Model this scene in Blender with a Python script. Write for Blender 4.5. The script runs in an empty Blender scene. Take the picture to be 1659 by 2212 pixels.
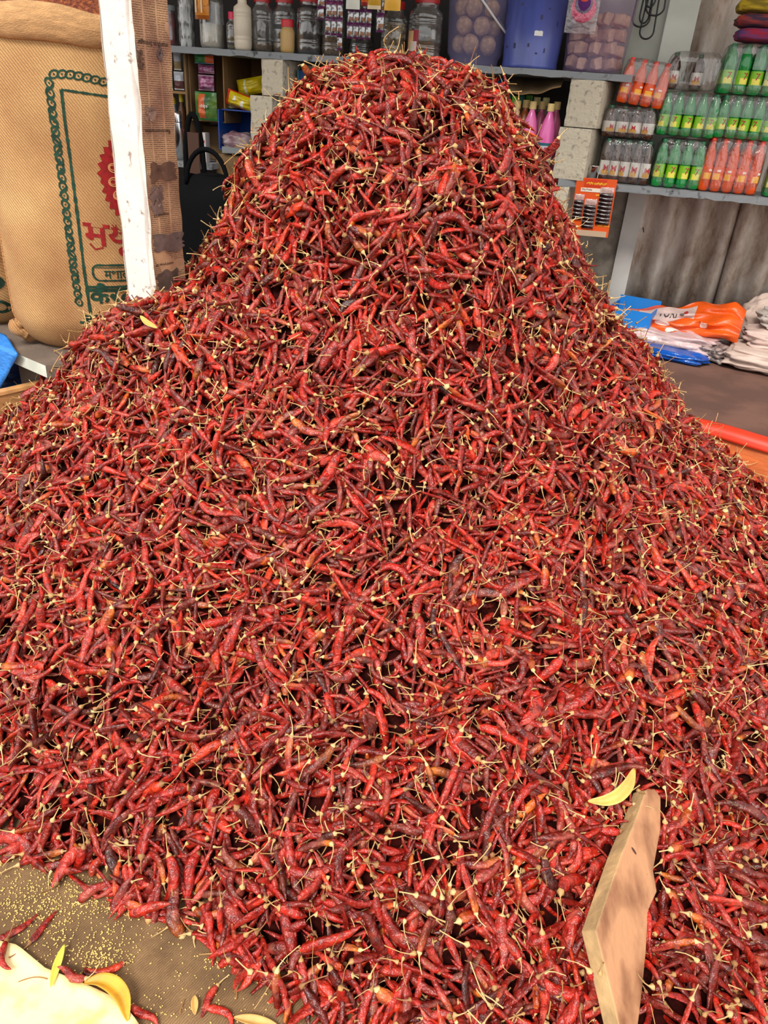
import bpy, math, random
import numpy as np
from mathutils import Vector, Matrix
sc = bpy.context.scene
COL = sc.collection
PI = math.pi

# ------------------------------------------------------------------ camera
F_PX, EYE = 1600.0, 1.55                      # focal length in px of the 1659x2212 frame, eye height
DN = np.array([-214.0, 2860.0, F_PX]); DN /= np.linalg.norm(DN)      # world down in camera axes (x right, y down, z forward)
YC = np.array([0, 0, 1.0]) - DN[2] * DN; YC /= np.linalg.norm(YC)
XC = np.cross(YC, -DN) if np.cross(YC, -DN)[0] > 0 else -np.cross(YC, -DN)
cd = bpy.data.cameras.new('camera'); cam = bpy.data.objects.new('camera', cd); COL.objects.link(cam)
cd.sensor_fit = 'VERTICAL'; cd.sensor_height = 36.0; cd.lens = 36.0 * F_PX / 2212.0
R3 = np.array([XC, YC, -DN])                  # camera(x,y down,z fwd) -> world rows
bx = R3 @ np.array([1, 0, 0]); by = R3 @ np.array([0, -1, 0]); bz = R3 @ np.array([0, 0, -1])
cam.matrix_world = Matrix([[bx[0], by[0], bz[0], 0], [bx[1], by[1], bz[1], 0], [bx[2], by[2], bz[2], EYE], [0, 0, 0, 1]])
cd.clip_start = 0.05; cd.clip_end = 200
sc.camera = cam

# ------------------------------------------------------------------ sky, sun, exposure
world = bpy.data.worlds.new('sky'); sc.world = world; world.use_nodes = True
wn = world.node_tree.nodes; wn['Background'].inputs[0].default_value = (1.0, 0.98, 0.95, 1); wn['Background'].inputs[1].default_value = 0.85
sd = bpy.data.lights.new('sun', 'SUN'); sd.energy = 2.2; sd.angle = math.radians(20); sd.color = (1, 0.96, 0.88)
sun = bpy.data.objects.new('sun', sd); COL.objects.link(sun)
sun.rotation_euler = Vector((0.45, 1.0, -1.25)).to_track_quat('-Z', 'Y').to_euler()      # from behind the camera, a little left, veiled
sc.view_settings.view_transform = 'Standard'; sc.view_settings.look = 'None'
sc.view_settings.exposure = 0.8; sc.view_settings.gamma = 1.0
try: sc.view_settings.use_curve_mapping = False
except Exception: pass

# ------------------------------------------------------------------ helpers: where things stand
CAM = np.array([0, 0, EYE])
def ray(px, py):
    d = np.array([px - 829.5, py - 1106.0, F_PX]); return R3 @ d
def onz(px, py, z=0.0):
    r = ray(px, py); return CAM + (z - EYE) / r[2] * r
def ony(px, py, Y):
    r = ray(px, py); return CAM + Y / r[1] * r
def proj(P):
    P = np.asarray(P, float) - CAM
    c = P @ R3
    return c[..., 0] / c[..., 2] * F_PX + 829.5, c[..., 1] / c[..., 2] * F_PX + 1106, c[..., 2]
YAW = math.radians(-13)                        # the shop's shelf wall is turned a little to the camera
UU = np.array([math.cos(YAW), math.sin(YAW), 0]); VV = np.array([-math.sin(YAW), math.cos(YAW), 0]); OO = np.array([0, 4.0, 0])
def wall(px, py, v=0.0):                       # pixel -> (u, z) on the plane v metres behind the shelf front
    r = ray(px, py); t = ((OO - CAM) @ VV + v) / (r @ VV); p = CAM + t * r
    return (p - OO) @ UU, p[2]
def w2(u, v, z): return OO + u * UU + v * VV + np.array([0, 0, z])

# ------------------------------------------------------------------ helpers: materials
def nt(name):
    m = bpy.data.materials.new(name); m.use_nodes = True
    t = m.node_tree; return m, t.nodes, t.links, t.nodes['Principled BSDF']
def pm(name, col, rough=.5, metal=0.0, var=0.0, scale=20.0, bump=0.0, bscale=80.0, alpha=1.0, spec=.5, col2=None, stretch=None, lo=.4, hi=.65, coat=0.0):
    m, n, l, b = nt(name)
    b.inputs['Base Color'].default_value = (*col, 1); b.inputs['Roughness'].default_value = rough
    b.inputs['Metallic'].default_value = metal; b.inputs['Alpha'].default_value = alpha
    b.inputs['Specular IOR Level'].default_value = spec; b.inputs['Coat Weight'].default_value = coat
    if var or col2 or bump:
        tc = n.new('ShaderNodeTexCoord'); mp = n.new('ShaderNodeMapping'); l.new(tc.outputs['Object'], mp.inputs[0])
        if stretch: mp.inputs['Scale'].default_value = stretch
    if var or col2:
        no = n.new('ShaderNodeTexNoise'); no.inputs['Scale'].default_value = scale; no.inputs['Detail'].default_value = 6
        l.new(mp.outputs[0], no.inputs['Vector'])
        cr = n.new('ShaderNodeValToRGB'); e = cr.color_ramp.elements
        e[0].position = lo; e[1].position = hi
        c2 = col2 or tuple(max(0, c * (1 - var)) for c in col)
        e[0].color = (*c2, 1); e[1].color = (*col, 1)
        l.new(no.outputs['Fac'], cr.inputs[0]); l.new(cr.outputs[0], b.inputs['Base Color'])
    if bump:
        nb = n.new('ShaderNodeTexNoise'); nb.inputs['Scale'].default_value = bscale; nb.inputs['Detail'].default_value = 4
        l.new(mp.outputs[0], nb.inputs['Vector'])
        bp = n.new('ShaderNodeBump'); bp.inputs['Strength'].default_value = bump; bp.inputs['Distance'].default_value = .01
        l.new(nb.outputs['Fac'], bp.inputs['Height']); l.new(bp.outputs[0], b.inputs['Normal'])
    return m
MC = {}
def flat(col, rough=.5, metal=0.0, alpha=1.0, spec=.5):
    k = (tuple(round(c, 3) for c in col), rough, metal, alpha, spec)
    if k not in MC: MC[k] = pm('paint_%d' % len(MC), col, rough, metal, alpha=alpha, spec=spec)
    return MC[k]
def film(name, tint, rough=.12, gloss=.25, haze=.1, hcol=(.8, .8, .8), bump=.0, bscale=20, stretch=None):
    m = bpy.data.materials.new(name); m.use_nodes = True; n, l = m.node_tree.nodes, m.node_tree.links; n.clear()
    out = n.new('ShaderNodeOutputMaterial'); tr = n.new('ShaderNodeBsdfTransparent'); tr.inputs[0].default_value = (*tint, 1)
    gl = n.new('ShaderNodeBsdfGlossy'); gl.inputs['Roughness'].default_value = rough; df = n.new('ShaderNodeBsdfDiffuse'); df.inputs[0].default_value = (*hcol, 1)
    lw = n.new('ShaderNodeLayerWeight'); lw.inputs[0].default_value = .35
    mr = n.new('ShaderNodeMapRange'); mr.inputs[3].default_value = gloss * .25; mr.inputs[4].default_value = min(1, gloss * 2.2); l.new(lw.outputs['Facing'], mr.inputs[0])
    a = n.new('ShaderNodeMixShader'); a.inputs[0].default_value = haze; l.new(tr.outputs[0], a.inputs[1]); l.new(df.outputs[0], a.inputs[2])
    c = n.new('ShaderNodeMixShader'); l.new(mr.outputs[0], c.inputs[0]); l.new(a.outputs[0], c.inputs[1]); l.new(gl.outputs[0], c.inputs[2]); l.new(c.outputs[0], out.inputs[0])
    if bump:
        tc = n.new('ShaderNodeTexCoord'); mp = n.new('ShaderNodeMapping'); l.new(tc.outputs['Object'], mp.inputs[0])
        if stretch: mp.inputs['Scale'].default_value = stretch
        nb = n.new('ShaderNodeTexNoise'); nb.inputs['Scale'].default_value = bscale; nb.inputs['Detail'].default_value = 3; l.new(mp.outputs[0], nb.inputs['Vector'])
        bp = n.new('ShaderNodeBump'); bp.inputs['Strength'].default_value = bump; bp.inputs['Distance'].default_value = .02; l.new(nb.outputs['Fac'], bp.inputs['Height'])
        for q in (gl, lw): l.new(bp.outputs[0], q.inputs['Normal'])
    return m
def srgb(r, g, b): return tuple(((c / 255 + .055) / 1.055) ** 2.4 if c > 10 else c / 255 / 12.92 for c in (r, g, b))

# ------------------------------------------------------------------ helpers: geometry
class G:
    def __init__(s): s.v = []; s.f = []; s.m = []
    def add(s, v, f, mi=0):
        o = len(s.v); s.v += [tuple(p) for p in v]; s.f += [tuple(i + o for i in q) for q in f]; s.m += [mi] * len(f); return s
    def box(s, c, d, mi=0, rz=0, jit=0, rnd=None):
        cx, cy, cz = c; a, b, h = d[0] / 2, d[1] / 2, d[2] / 2; k = []
        for z in (-h, h):
            for x, y in ((-a, -b), (a, -b), (a, b), (-a, b)):
                X = x * math.cos(rz) - y * math.sin(rz); Y = x * math.sin(rz) + y * math.cos(rz)
                j = [(rnd.random() - .5) * jit for _ in range(3)] if rnd else (0, 0, 0)
                k.append((cx + X + j[0], cy + Y + j[1], cz + z + j[2]))
        return s.add(k, [(3, 2, 1, 0), (4, 5, 6, 7), (0, 1, 5, 4), (1, 2, 6, 5), (2, 3, 7, 6), (3, 0, 4, 7)], mi)
    def lathe(s, prof, n=24, mi=0, c=(0, 0, 0), a0=0, a1=2 * PI, flute=None):
        full = abs(a1 - a0 - 2 * PI) < 1e-6; k = n if full else n + 1; v = []
        for r, z in prof:
            for i in range(k):
                a = a0 + (a1 - a0) * i / n; rr = r * (flute(a, z) if flute else 1)
                v.append((c[0] + rr * math.cos(a), c[1] + rr * math.sin(a), c[2] + z))
        f = []
        for j in range(len(prof) - 1):
            for i in range(n):
                i2 = (i + 1) % k
                f.append((j * k + i, j * k + i2, (j + 1) * k + i2, (j + 1) * k + i))
        return s.add(v, f, mi)
    def tube(s, pts, r, n=8, mi=0, caps=True):
        P = [Vector(p) for p in pts]; m = len(P); v = []; R = r if hasattr(r, '__len__') else [r] * m
        up = None
        for i in range(m):
            t = (P[min(i + 1, m - 1)] - P[max(i - 1, 0)]).normalized()
            if up is None: up = Vector((0, 0, 1)) if abs(t.z) < .9 else Vector((1, 0, 0))
            a = t.cross(up).normalized(); b = a.cross(t).normalized(); up = b
            for k in range(n):
                q = 2 * PI * k / n; v.append(P[i] + (a * math.cos(q) + b * math.sin(q)) * R[i])
        f = [(i * n + k, i * n + (k + 1) % n, (i + 1) * n + (k + 1) % n, (i + 1) * n + k) for i in range(m - 1) for k in range(n)]
        if caps: f += [tuple(range(n))[::-1], tuple((m - 1) * n + k for k in range(n))]
        return s.add(v, f, mi)
    def grid(s, fn, nx, ny, mi=0, mf=None, skip=None):
        v = [fn(i / nx, j / ny) for j in range(ny + 1) for i in range(nx + 1)]; f = []; ms = []
        for j in range(ny):
            for i in range(nx):
                if skip and skip((i + .5) / nx, (j + .5) / ny): continue
                a = j * (nx + 1) + i; f.append((a, a + 1, a + nx + 2, a + nx + 1)); ms.append(mf((i + .5) / nx, (j + .5) / ny) if mf else mi)
        o = len(s.v); s.v += [tuple(p) for p in v]; s.f += [tuple(q + o for q in w) for w in f]; s.m += ms; return s
    def prism(s, poly, d, mi=0):                # poly of 3-D points, extruded by vector d
        n = len(poly); P = [tuple(p) for p in poly]; Q = [tuple(np.array(p) + d) for p in poly]
        return s.add(P + Q, [tuple(range(n)), tuple(range(2 * n - 1, n - 1, -1))] + [(i, n + i, n + (i + 1) % n, (i + 1) % n) for i in range(n)], mi)
def build(name, g, mats, parent=None, smooth=False, bevel=0, loc=None, rot=None, subsurf=0, auto=None, solid=0):
    me = bpy.data.meshes.new(name); me.from_pydata(g.v, [], g.f)
    mats = mats if isinstance(mats, (list, tuple)) else [mats]
    for m in mats: me.materials.append(m)
    if len(mats) > 1: me.polygons.foreach_set('material_index', g.m)
    me.polygons.foreach_set('use_smooth', [smooth] * len(g.f)); me.update()
    o = bpy.data.objects.new(name, me); COL.objects.link(o)
    if parent: o.parent = parent
    if loc is not None: o.location = loc
    if rot is not None: o.rotation_euler = rot
    if solid: md = o.modifiers.new('thick', 'SOLIDIFY'); md.thickness = solid; md.offset = 0
    if bevel: md = o.modifiers.new('bevel', 'BEVEL'); md.width = bevel; md.segments = 2; md.limit_method = 'ANGLE'
    if subsurf: md = o.modifiers.new('sub', 'SUBSURF'); md.levels = subsurf; md.render_levels = subsurf
    return o
def tag(o, label, cat, group=None, kind=None):
    o['label'] = label; o['category'] = cat
    if group: o['group'] = group
    if kind: o['kind'] = kind
    return o
def thing(name, label, cat, loc, rz=0, group=None, rot=None):
    o = bpy.data.objects.new(name, None); COL.objects.link(o); o.empty_display_size = .05
    o.location = loc; o.rotation_euler = rot or (0, 0, rz)
    return tag(o, label, cat, group)
def struct(o): o['kind'] = 'structure'; return o
def dup(root, loc, rz=None, label=None):
    def cp(o, par):
        c = o.copy(); COL.objects.link(c); c.parent = par
        for ch in kids.get(o.name, []): cp(ch, c)
        return c
    kids = {}
    def walk(o):
        kids[o.name] = list(o.children)
        for ch in o.children: walk(ch)
    walk(root); r = cp(root, None); r.location = loc
    if rz is not None: r.rotation_euler[2] = rz
    if label: r['label'] = label
    return r
TX = {}
def text2d(body, size):
    if body not in TX:
        c = bpy.data.curves.new('txt', 'FONT'); c.body = body; c.resolution_u = 2; c.offset = .018; c.fill_mode = 'FRONT'
        o = bpy.data.objects.new('txt', c); COL.objects.link(o)
        me = bpy.data.meshes.new_from_object(o.evaluated_get(bpy.context.evaluated_depsgraph_get()))
        V = np.array([v.co[:2] for v in me.vertices]).reshape(-1, 2); Fc = [tuple(p.vertices) for p in me.polygons]
        bpy.data.objects.remove(o); bpy.data.curves.remove(c); bpy.data.meshes.remove(me)
        TX[body] = (V - V.min(0), Fc, (V.max(0) - V.min(0)))
    V, Fc, d = TX[body]; k = size / d[1]
    return V * k, Fc, d * k
rng = np.random.default_rng(7)
rnd = random.Random(11)
def wob(p, s, seed=0):                          # smooth pseudo noise
    x, y, z = p[0] * s + seed * 1.7, p[1] * s + seed * 2.3, p[2] * s - seed
    return (math.sin(1.7 * x + 1.3 * math.sin(2.1 * y + z)) + math.sin(2.3 * y + 1.1 * math.sin(1.9 * z + x)) + math.sin(2.9 * z + 1.2 * math.sin(1.6 * x + y))) / 3

# ================================================================== THE SETTING
m, n, l, b = nt('jute_ground')                  # trodden jute matting, dusty brown
tc = n.new('ShaderNodeTexCoord'); no = n.new('ShaderNodeTexNoise'); no.inputs['Scale'].default_value = 5; no.inputs['Detail'].default_value = 10; no.inputs['Roughness'].default_value = .7
l.new(tc.outputs['Object'], no.inputs['Vector'])
cr = n.new('ShaderNodeValToRGB'); e = cr.color_ramp.elements; e[0].position = .32; e[1].position = .68
e[0].color = (.10, .052, .022, 1); e[1].color = (.36, .21, .095, 1); e.new(.5).color = (.22, .122, .052, 1)
l.new(no.outputs['Fac'], cr.inputs[0])
wv = n.new('ShaderNodeTexWave'); wv.inputs['Scale'].default_value = 70; wv.inputs['Distortion'].default_value = 5; wv.inputs['Detail'].default_value = 2
mp = n.new('ShaderNodeMapping'); mp.inputs['Rotation'].default_value = (0, 0, .6); l.new(tc.outputs['Object'], mp.inputs[0]); l.new(mp.outputs[0], wv.inputs['Vector'])
mx = n.new('ShaderNodeMix'); mx.data_type = 'RGBA'; mx.blend_type = 'MULTIPLY'; mx.inputs[0].default_value = .35
l.new(cr.outputs[0], mx.inputs[6]); l.new(wv.outputs['Color'], mx.inputs[7]); l.new(mx.outputs[2], b.inputs['Base Color'])
bp = n.new('ShaderNodeBump'); bp.inputs['Strength'].default_value = .5; bp.inputs['Distance'].default_value = .004
l.new(wv.outputs['Fac'], bp.inputs['Height']); l.new(bp.outputs[0], b.inputs['Normal']); b.inputs['Roughness'].default_value = .95
JUTE_GROUND = m
g = G(); g.box((0, 1.5, -.05), (16, 15, .1)); struct(build('floor', g, JUTE_GROUND))

BROWN = pm('brown_cement', srgb(112, 78, 66), .85, var=.35, scale=6, bump=.15, bscale=60)
PLAT = .54
# plinth the shop stands on, its front just behind the heap
def shopbox(g, u0, u1, v0, v1, z0, z1, mi=0):
    P = [w2(u, v, z) for z in (z0, z1) for u, v in ((u0, v0), (u1, v0), (u1, v1), (u0, v1))]
    return g.add(P, [(3, 2, 1, 0), (4, 5, 6, 7), (0, 1, 5, 4), (1, 2, 6, 5), (2, 3, 7, 6), (3, 0, 4, 7)], mi)
TA, TB = onz(1485, 902, PLAT), onz(1659, 950, PLAT); TD = (TB - TA) / np.linalg.norm(TB - TA)
g = G(); g.prism([w2(-3.2, -.62, PLAT), TA - TD * .35, TA + TD * 1.9, w2(3.4, .8, PLAT), w2(-3.2, 1.2, PLAT)], np.array([0, 0, -PLAT])); struct(build('floor_platform', g, BROWN))
DARK = pm('dim_interior_plaster', srgb(44, 40, 38), .9, var=.4, scale=5)  # wall colour darkened to paint in the dim shop interior
g = G(); shopbox(g, -3.2, .92, .62, .72, PLAT, 3.1); struct(build('wall_back', g, DARK))
g = G(); shopbox(g, -3.3, -3.2, -1.0, .72, 0, 3.1); struct(build('wall_left', g, DARK))
ROOF = pm('roof_bounce_sheet', srgb(196, 196, 192), .6, metal=.2, var=.2, scale=4)  # pale tone chosen to bounce light into the shop
g = G()
g.grid(lambda a, c: tuple(w2(-3.3 + 6.6 * a, -1.9 + 2.75 * c, 3.15 + .25 * (1 - c) + .018 * math.sin(a * 6.6 / .146 * 2 * PI))), 360, 4)
struct(build('ceiling_unseen', g, ROOF, smooth=True, solid=.008))  # unseen roof, its reach and height shaped to set the light below

# corrugated sheets behind the drinks: dusty grey, browner towards the ground where the rain splashes
m, n, l, b = nt('corrugated_sheet')
tc = n.new('ShaderNodeTexCoord'); no = n.new('ShaderNodeTexNoise'); no.inputs['Scale'].default_value = 5; no.inputs['Detail'].default_value = 12; no.inputs['Roughness'].default_value = .72
mp = n.new('ShaderNodeMapping'); mp.inputs['Scale'].default_value = (1.6, 1.6, .7); l.new(tc.outputs['Object'], mp.inputs[0]); l.new(mp.outputs[0], no.inputs['Vector'])
cr = n.new('ShaderNodeValToRGB'); e = cr.color_ramp.elements; e[0].position = .36; e[1].position = .66
e[0].color = (*srgb(140, 116, 96), 1); e[1].color = (*srgb(214, 206, 198), 1); e.new(.5).color = (*srgb(186, 172, 160), 1)
l.new(no.outputs['Fac'], cr.inputs[0]); l.new(cr.outputs[0], b.inputs['Base Color']); b.inputs['Roughness'].default_value = .7
bp = n.new('ShaderNodeBump'); bp.inputs['Strength'].default_value = .3; bp.inputs['Distance'].default_value = .004
n2 = n.new('ShaderNodeTexNoise'); n2.inputs['Scale'].default_value = 60; l.new(tc.outputs['Object'], n2.inputs['Vector']); l.new(n2.outputs['Fac'], bp.inputs['Height']); l.new(bp.outputs[0], b.inputs['Normal'])
SHEET = m
wr = struct(build('wall_right', G().grid(lambda a, c: tuple(w2(.9 + 2.4 * a, .46, PLAT + 2.55 * c)), 2, 2), flat((.08, .075, .07), .9), solid=.02))
def sheet(name, u0, u1, v, ph):
    g = G(); w = u1 - u0; k = int(w / .146 * 14)
    g.grid(lambda a, c: tuple(w2(u0 + w * a, v - .03 * math.cos((w * a + ph) / .146 * 2 * PI), PLAT + 2.55 * c)), k, 3)
    return build(name, g, SHEET, wr, smooth=True, solid=.006)
uE = wall(1376, 520, .40)[0]
sheet('corrugated_panel', uE - .02, wall(1620, 500, .40)[0], .40, 0)
sheet('corrugated_panel', wall(1585, 500, .39)[0], 3.1, .375, .11)
g = G(); u1 = wall(1374, 520, .36)[0]; shopbox(g, u1 - .085, u1, .345, .365, PLAT, 3.05); build('cover_strip', g, pm('pale_sheet', srgb(196, 194, 190), .6, var=.25, scale=5), wr)
g = G(); shopbox(g, .55, u1 - .08, .37, .42, PLAT, 1.272); build('plaster_panel', g, pm('grey_render', srgb(150, 142, 130), .9, var=.45, scale=14, bump=.3), wr)
g = G(); shopbox(g, .75, u1 - .08, .37, .42, 1.272, 3.05); build('flat_panel', g, pm('pale_flat_sheet', srgb(186, 190, 178), .6, var=.2, scale=6), wr)
g = G(); shopbox(g, u1 - .082, u1 + .05, .33, .362, 1.30, 3.05); build('cover_strip', g, pm('pale_sheet_upper', srgb(200, 204, 194), .6, var=.2, scale=5), wr)

# ================================================================== THE HEAP OF CHILLIES
HS = np.array([0, .1, .2, .3, .4, .5, .6, .7, .8, .9, 1.0, 1.1, 1.2, 1.3, 1.4, 1.5, 1.58, 1.63, 1.66])
RL = np.array([1.82, 1.75, 1.64, 1.524, 1.44, 1.31, 1.206, 1.114, 1.022, .819, .674, .641, .583, .56, .489, .412, .336, .185, 0])
RR = np.array([1.84, 1.76, 1.65, 1.549, 1.418, 1.248, 1.102, 1.037, .95, .84, .724, .655, .595, .504, .468, .374, .31, .198, 0])
RF = np.array([1.80, 1.68, 1.52, 1.30, 1.12, .98, .88, .80, .73, .67, .61, .56, .52, .48, .43, .36, .26, .14, 0])
RL, RR, RF = (np.where(HS > .05, np.maximum(r_ - np.interp(HS, [0, .3, .7, .95, 1.1, 1.7], d_), 0), r_) for r_, d_ in ((RL, (.012, .016, .002, -.01, .036, .04)), (RR, (.016, .042, .042, .042, .042, .042)), (RF, (.008, .018, .018, .018, .018, .018))))           # the pods themselves add their thickness
HX, HY = -.02, 2.6
HGRID = np.linspace(0, 1.66, 167)
gl, gr, gf = (np.interp(HGRID, HS, np.maximum(r, 1e-3)) for r in (RL, RR, RF))
def ss(a, b, x): t = np.clip((x - a) / (b - a), 0, 1); return t * t * (3 - 2 * t)
def heap_h(x, y):
    x = np.asarray(x, float); y = np.asarray(y, float); sh = x.shape; x = x.ravel(); y = y.ravel()
    dx = (x - HX)[:, None]; dy = (y - HY)[:, None]
    mul = 1.015 - (.09 * ss(.05, -.35, dx) + .012 * ss(-.4, -.8, dx)) * ss(.5, .0, HGRID[None]) * (dy < 0)
    q = (dx / np.where(dx < 0, gl, gr)) ** 2 + (dy / (gf * mul)) ** 2
    k = (q <= 1).sum(1); i = np.clip(k - 1, 0, 165); r = np.arange(len(x))
    q0 = q[r, i]; q1 = q[r, i + 1]
    t = np.clip((1 - q0) / np.maximum(q1 - q0, 1e-6), 0, 1)
    h = np.where(k > 0, HGRID[i] + t * (HGRID[i + 1] - HGRID[i]), -(np.sqrt(q[:, 0]) - 1) * .9)
    # the low spread of chillies by the propped board, bottom right
    sp = .085 * ss(.30, .62, x) * ss(3.0, 1.2, y) * ss(.0, .5, y + .2)
    h = np.where(x > .25, np.maximum(h, sp) + .02 * np.exp(-((h - sp) / .06) ** 2), h)
    # notch between the two humps of the summit, and small lumps
    top = ss(1.2, 1.6, h)
    h = h - .035 * top * np.exp(-((x - .07) / .06) ** 2) * ss(2.9, 2.3, y)
    h = h + .076 * np.exp(-((x + .80) / .15) ** 2 - ((y - 2.25) / .16) ** 2) * (h > .3)          # chillies banked up against the post
    lump = (np.sin(9 * x + 3 * np.sin(7 * y)) * np.sin(8 * y + 2 * np.sin(6 * x)) * .012 + np.sin(23 * x + 4 * np.sin(11 * y)) * np.sin(21 * y + 5 * x) * .006)
    return (h + lump * np.clip(h / .1, 0, 1)).reshape(sh)
def heap_n(x, y, e=.012):
    gx = (heap_h(x + e, y) - heap_h(x - e, y)) / (2 * e); gy = (heap_h(x, y + e) - heap_h(x, y - e)) / (2 * e)
    nn = np.stack([-gx, -gy, np.ones_like(gx)], -1); return nn / np.linalg.norm(nn, axis=-1, keepdims=True)

def chilli_mat():
    m, n, l, b = nt('dried_chilli_skin')
    at = n.new('ShaderNodeAttribute'); at.attribute_name = 'pod'
    sx = n.new('ShaderNodeSeparateColor'); l.new(at.outputs['Color'], sx.inputs[0])
    cr = n.new('ShaderNodeValToRGB'); E = cr.color_ramp.elements
    E[0].position = 0; E[0].color = (.045, .008, .006, 1); E[1].position = 1; E[1].color = (.66, .17, .015, 1)
    for p, c in ((.12, (.085, .008, .005)), (.32, (.18, .008, .005)), (.55, (.30, .011, .006)), (.75, (.43, .020, .008)), (.86, (.55, .05, .010)), (.95, (.64, .11, .012))): E.new(p).color = (*c, 1)
    l.new(sx.outputs[0], cr.inputs[0])
    tc = n.new('ShaderNodeTexCoord'); no = n.new('ShaderNodeTexNoise'); no.inputs['Scale'].default_value = 62; no.inputs['Detail'].default_value = 4
    l.new(tc.outputs['Object'], no.inputs['Vector'])
    hs = n.new('ShaderNodeHueSaturation'); l.new(cr.outputs[0], hs.inputs['Color'])
    mr = n.new('ShaderNodeMapRange'); mr.inputs[1].default_value = .34; mr.inputs[2].default_value = .64; mr.inputs[3].default_value = .42; mr.inputs[4].default_value = 1.5
    l.new(no.outputs['Fac'], mr.inputs[0]); l.new(mr.outputs[0], hs.inputs['Value'])
    # dusty bloom on the skin of some pods
    mx = n.new('ShaderNodeMix'); mx.data_type = 'RGBA'; mx.inputs[7].default_value = (.52, .16, .11, 1)
    mm = n.new('ShaderNodeMath'); mm.operation = 'MULTIPLY'; n3 = n.new('ShaderNodeTexNoise'); n3.inputs['Scale'].default_value = 38; l.new(tc.outputs['Object'], n3.inputs['Vector'])
    m3 = n.new('ShaderNodeMapRange'); m3.inputs[1].default_value = .45; m3.inputs[2].default_value = .75; m3.inputs[3].default_value = 0; m3.inputs[4].default_value = .6
    l.new(n3.outputs['Fac'], m3.inputs[0]); l.new(m3.outputs[0], mm.inputs[0]); l.new(sx.outputs[1], mm.inputs[1])
    l.new(mm.outputs[0], mx.inputs[0])
    # some pods ripened unevenly: orange to straw near the stalk
    al = n.new('ShaderNodeMapRange'); al.inputs[1].default_value = .42; al.inputs[2].default_value = 0; l.new(sx.outputs[2], al.inputs[0])
    gt = n.new('ShaderNodeMapRange'); gt.inputs[1].default_value = .84; gt.inputs[2].default_value = .97; gt.inputs[4].default_value = .8; l.new(sx.outputs[1], gt.inputs[0])
    mo = n.new('ShaderNodeMath'); mo.operation = 'MULTIPLY'; l.new(al.outputs[0], mo.inputs[0]); l.new(gt.outputs[0], mo.inputs[1])
    mq = n.new('ShaderNodeMath'); mq.operation = 'MULTIPLY'; l.new(mo.outputs[0], mq.inputs[0]); l.new(mr.outputs[0], mq.inputs[1]); mq.use_clamp = True
    mi = n.new('ShaderNodeMix'); mi.data_type = 'RGBA'; mi.inputs[7].default_value = (.62, .17, .02, 1); l.new(mq.outputs[0], mi.inputs[0]); l.new(hs.outputs[0], mi.inputs[6])
    l.new(mi.outputs[2], mx.inputs[6]); l.new(mx.outputs[2], b.inputs['Base Color'])
    b.inputs['Roughness'].default_value = .23; b.inputs['Specular IOR Level'].default_value = .5
    wr_ = n.new('ShaderNodeTexNoise'); wr_.inputs['Scale'].default_value = 125; wr_.inputs['Detail'].default_value = 3; l.new(tc.outputs['Object'], wr_.inputs['Vector'])
    bp = n.new('ShaderNodeBump'); bp.inputs['Strength'].default_value = .8; bp.inputs['Distance'].default_value = .006
    l.new(wr_.outputs['Fac'], bp.inputs['Height']); l.new(bp.outputs[0], b.inputs['Normal'])
    return m
SKIN = chilli_mat()
m, n, l, b = nt('dried_stalk')
at = n.new('ShaderNodeAttribute'); at.attribute_name = 'pod'; sx = n.new('ShaderNodeSeparateColor'); l.new(at.outputs['Color'], sx.inputs[0])
cr = n.new('ShaderNodeValToRGB'); E_ = cr.color_ramp.elements; E_[0].color = (.24, .10, .035, 1); E_[1].color = (.66, .47, .22, 1); E_.new(.5).color = (.48, .28, .10, 1)
l.new(sx.outputs[1], cr.inputs[0]); l.new(cr.outputs[0], b.inputs['Base Color']); b.inputs['Roughness'].default_value = .6
STALK = m
CORE = pm('heap_gap_shade', (.035, .003, .002), .95, spec=.1, var=.7, scale=60, bump=.6, bscale=70)  # near-black red that paints the shade in the gaps between pods

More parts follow.
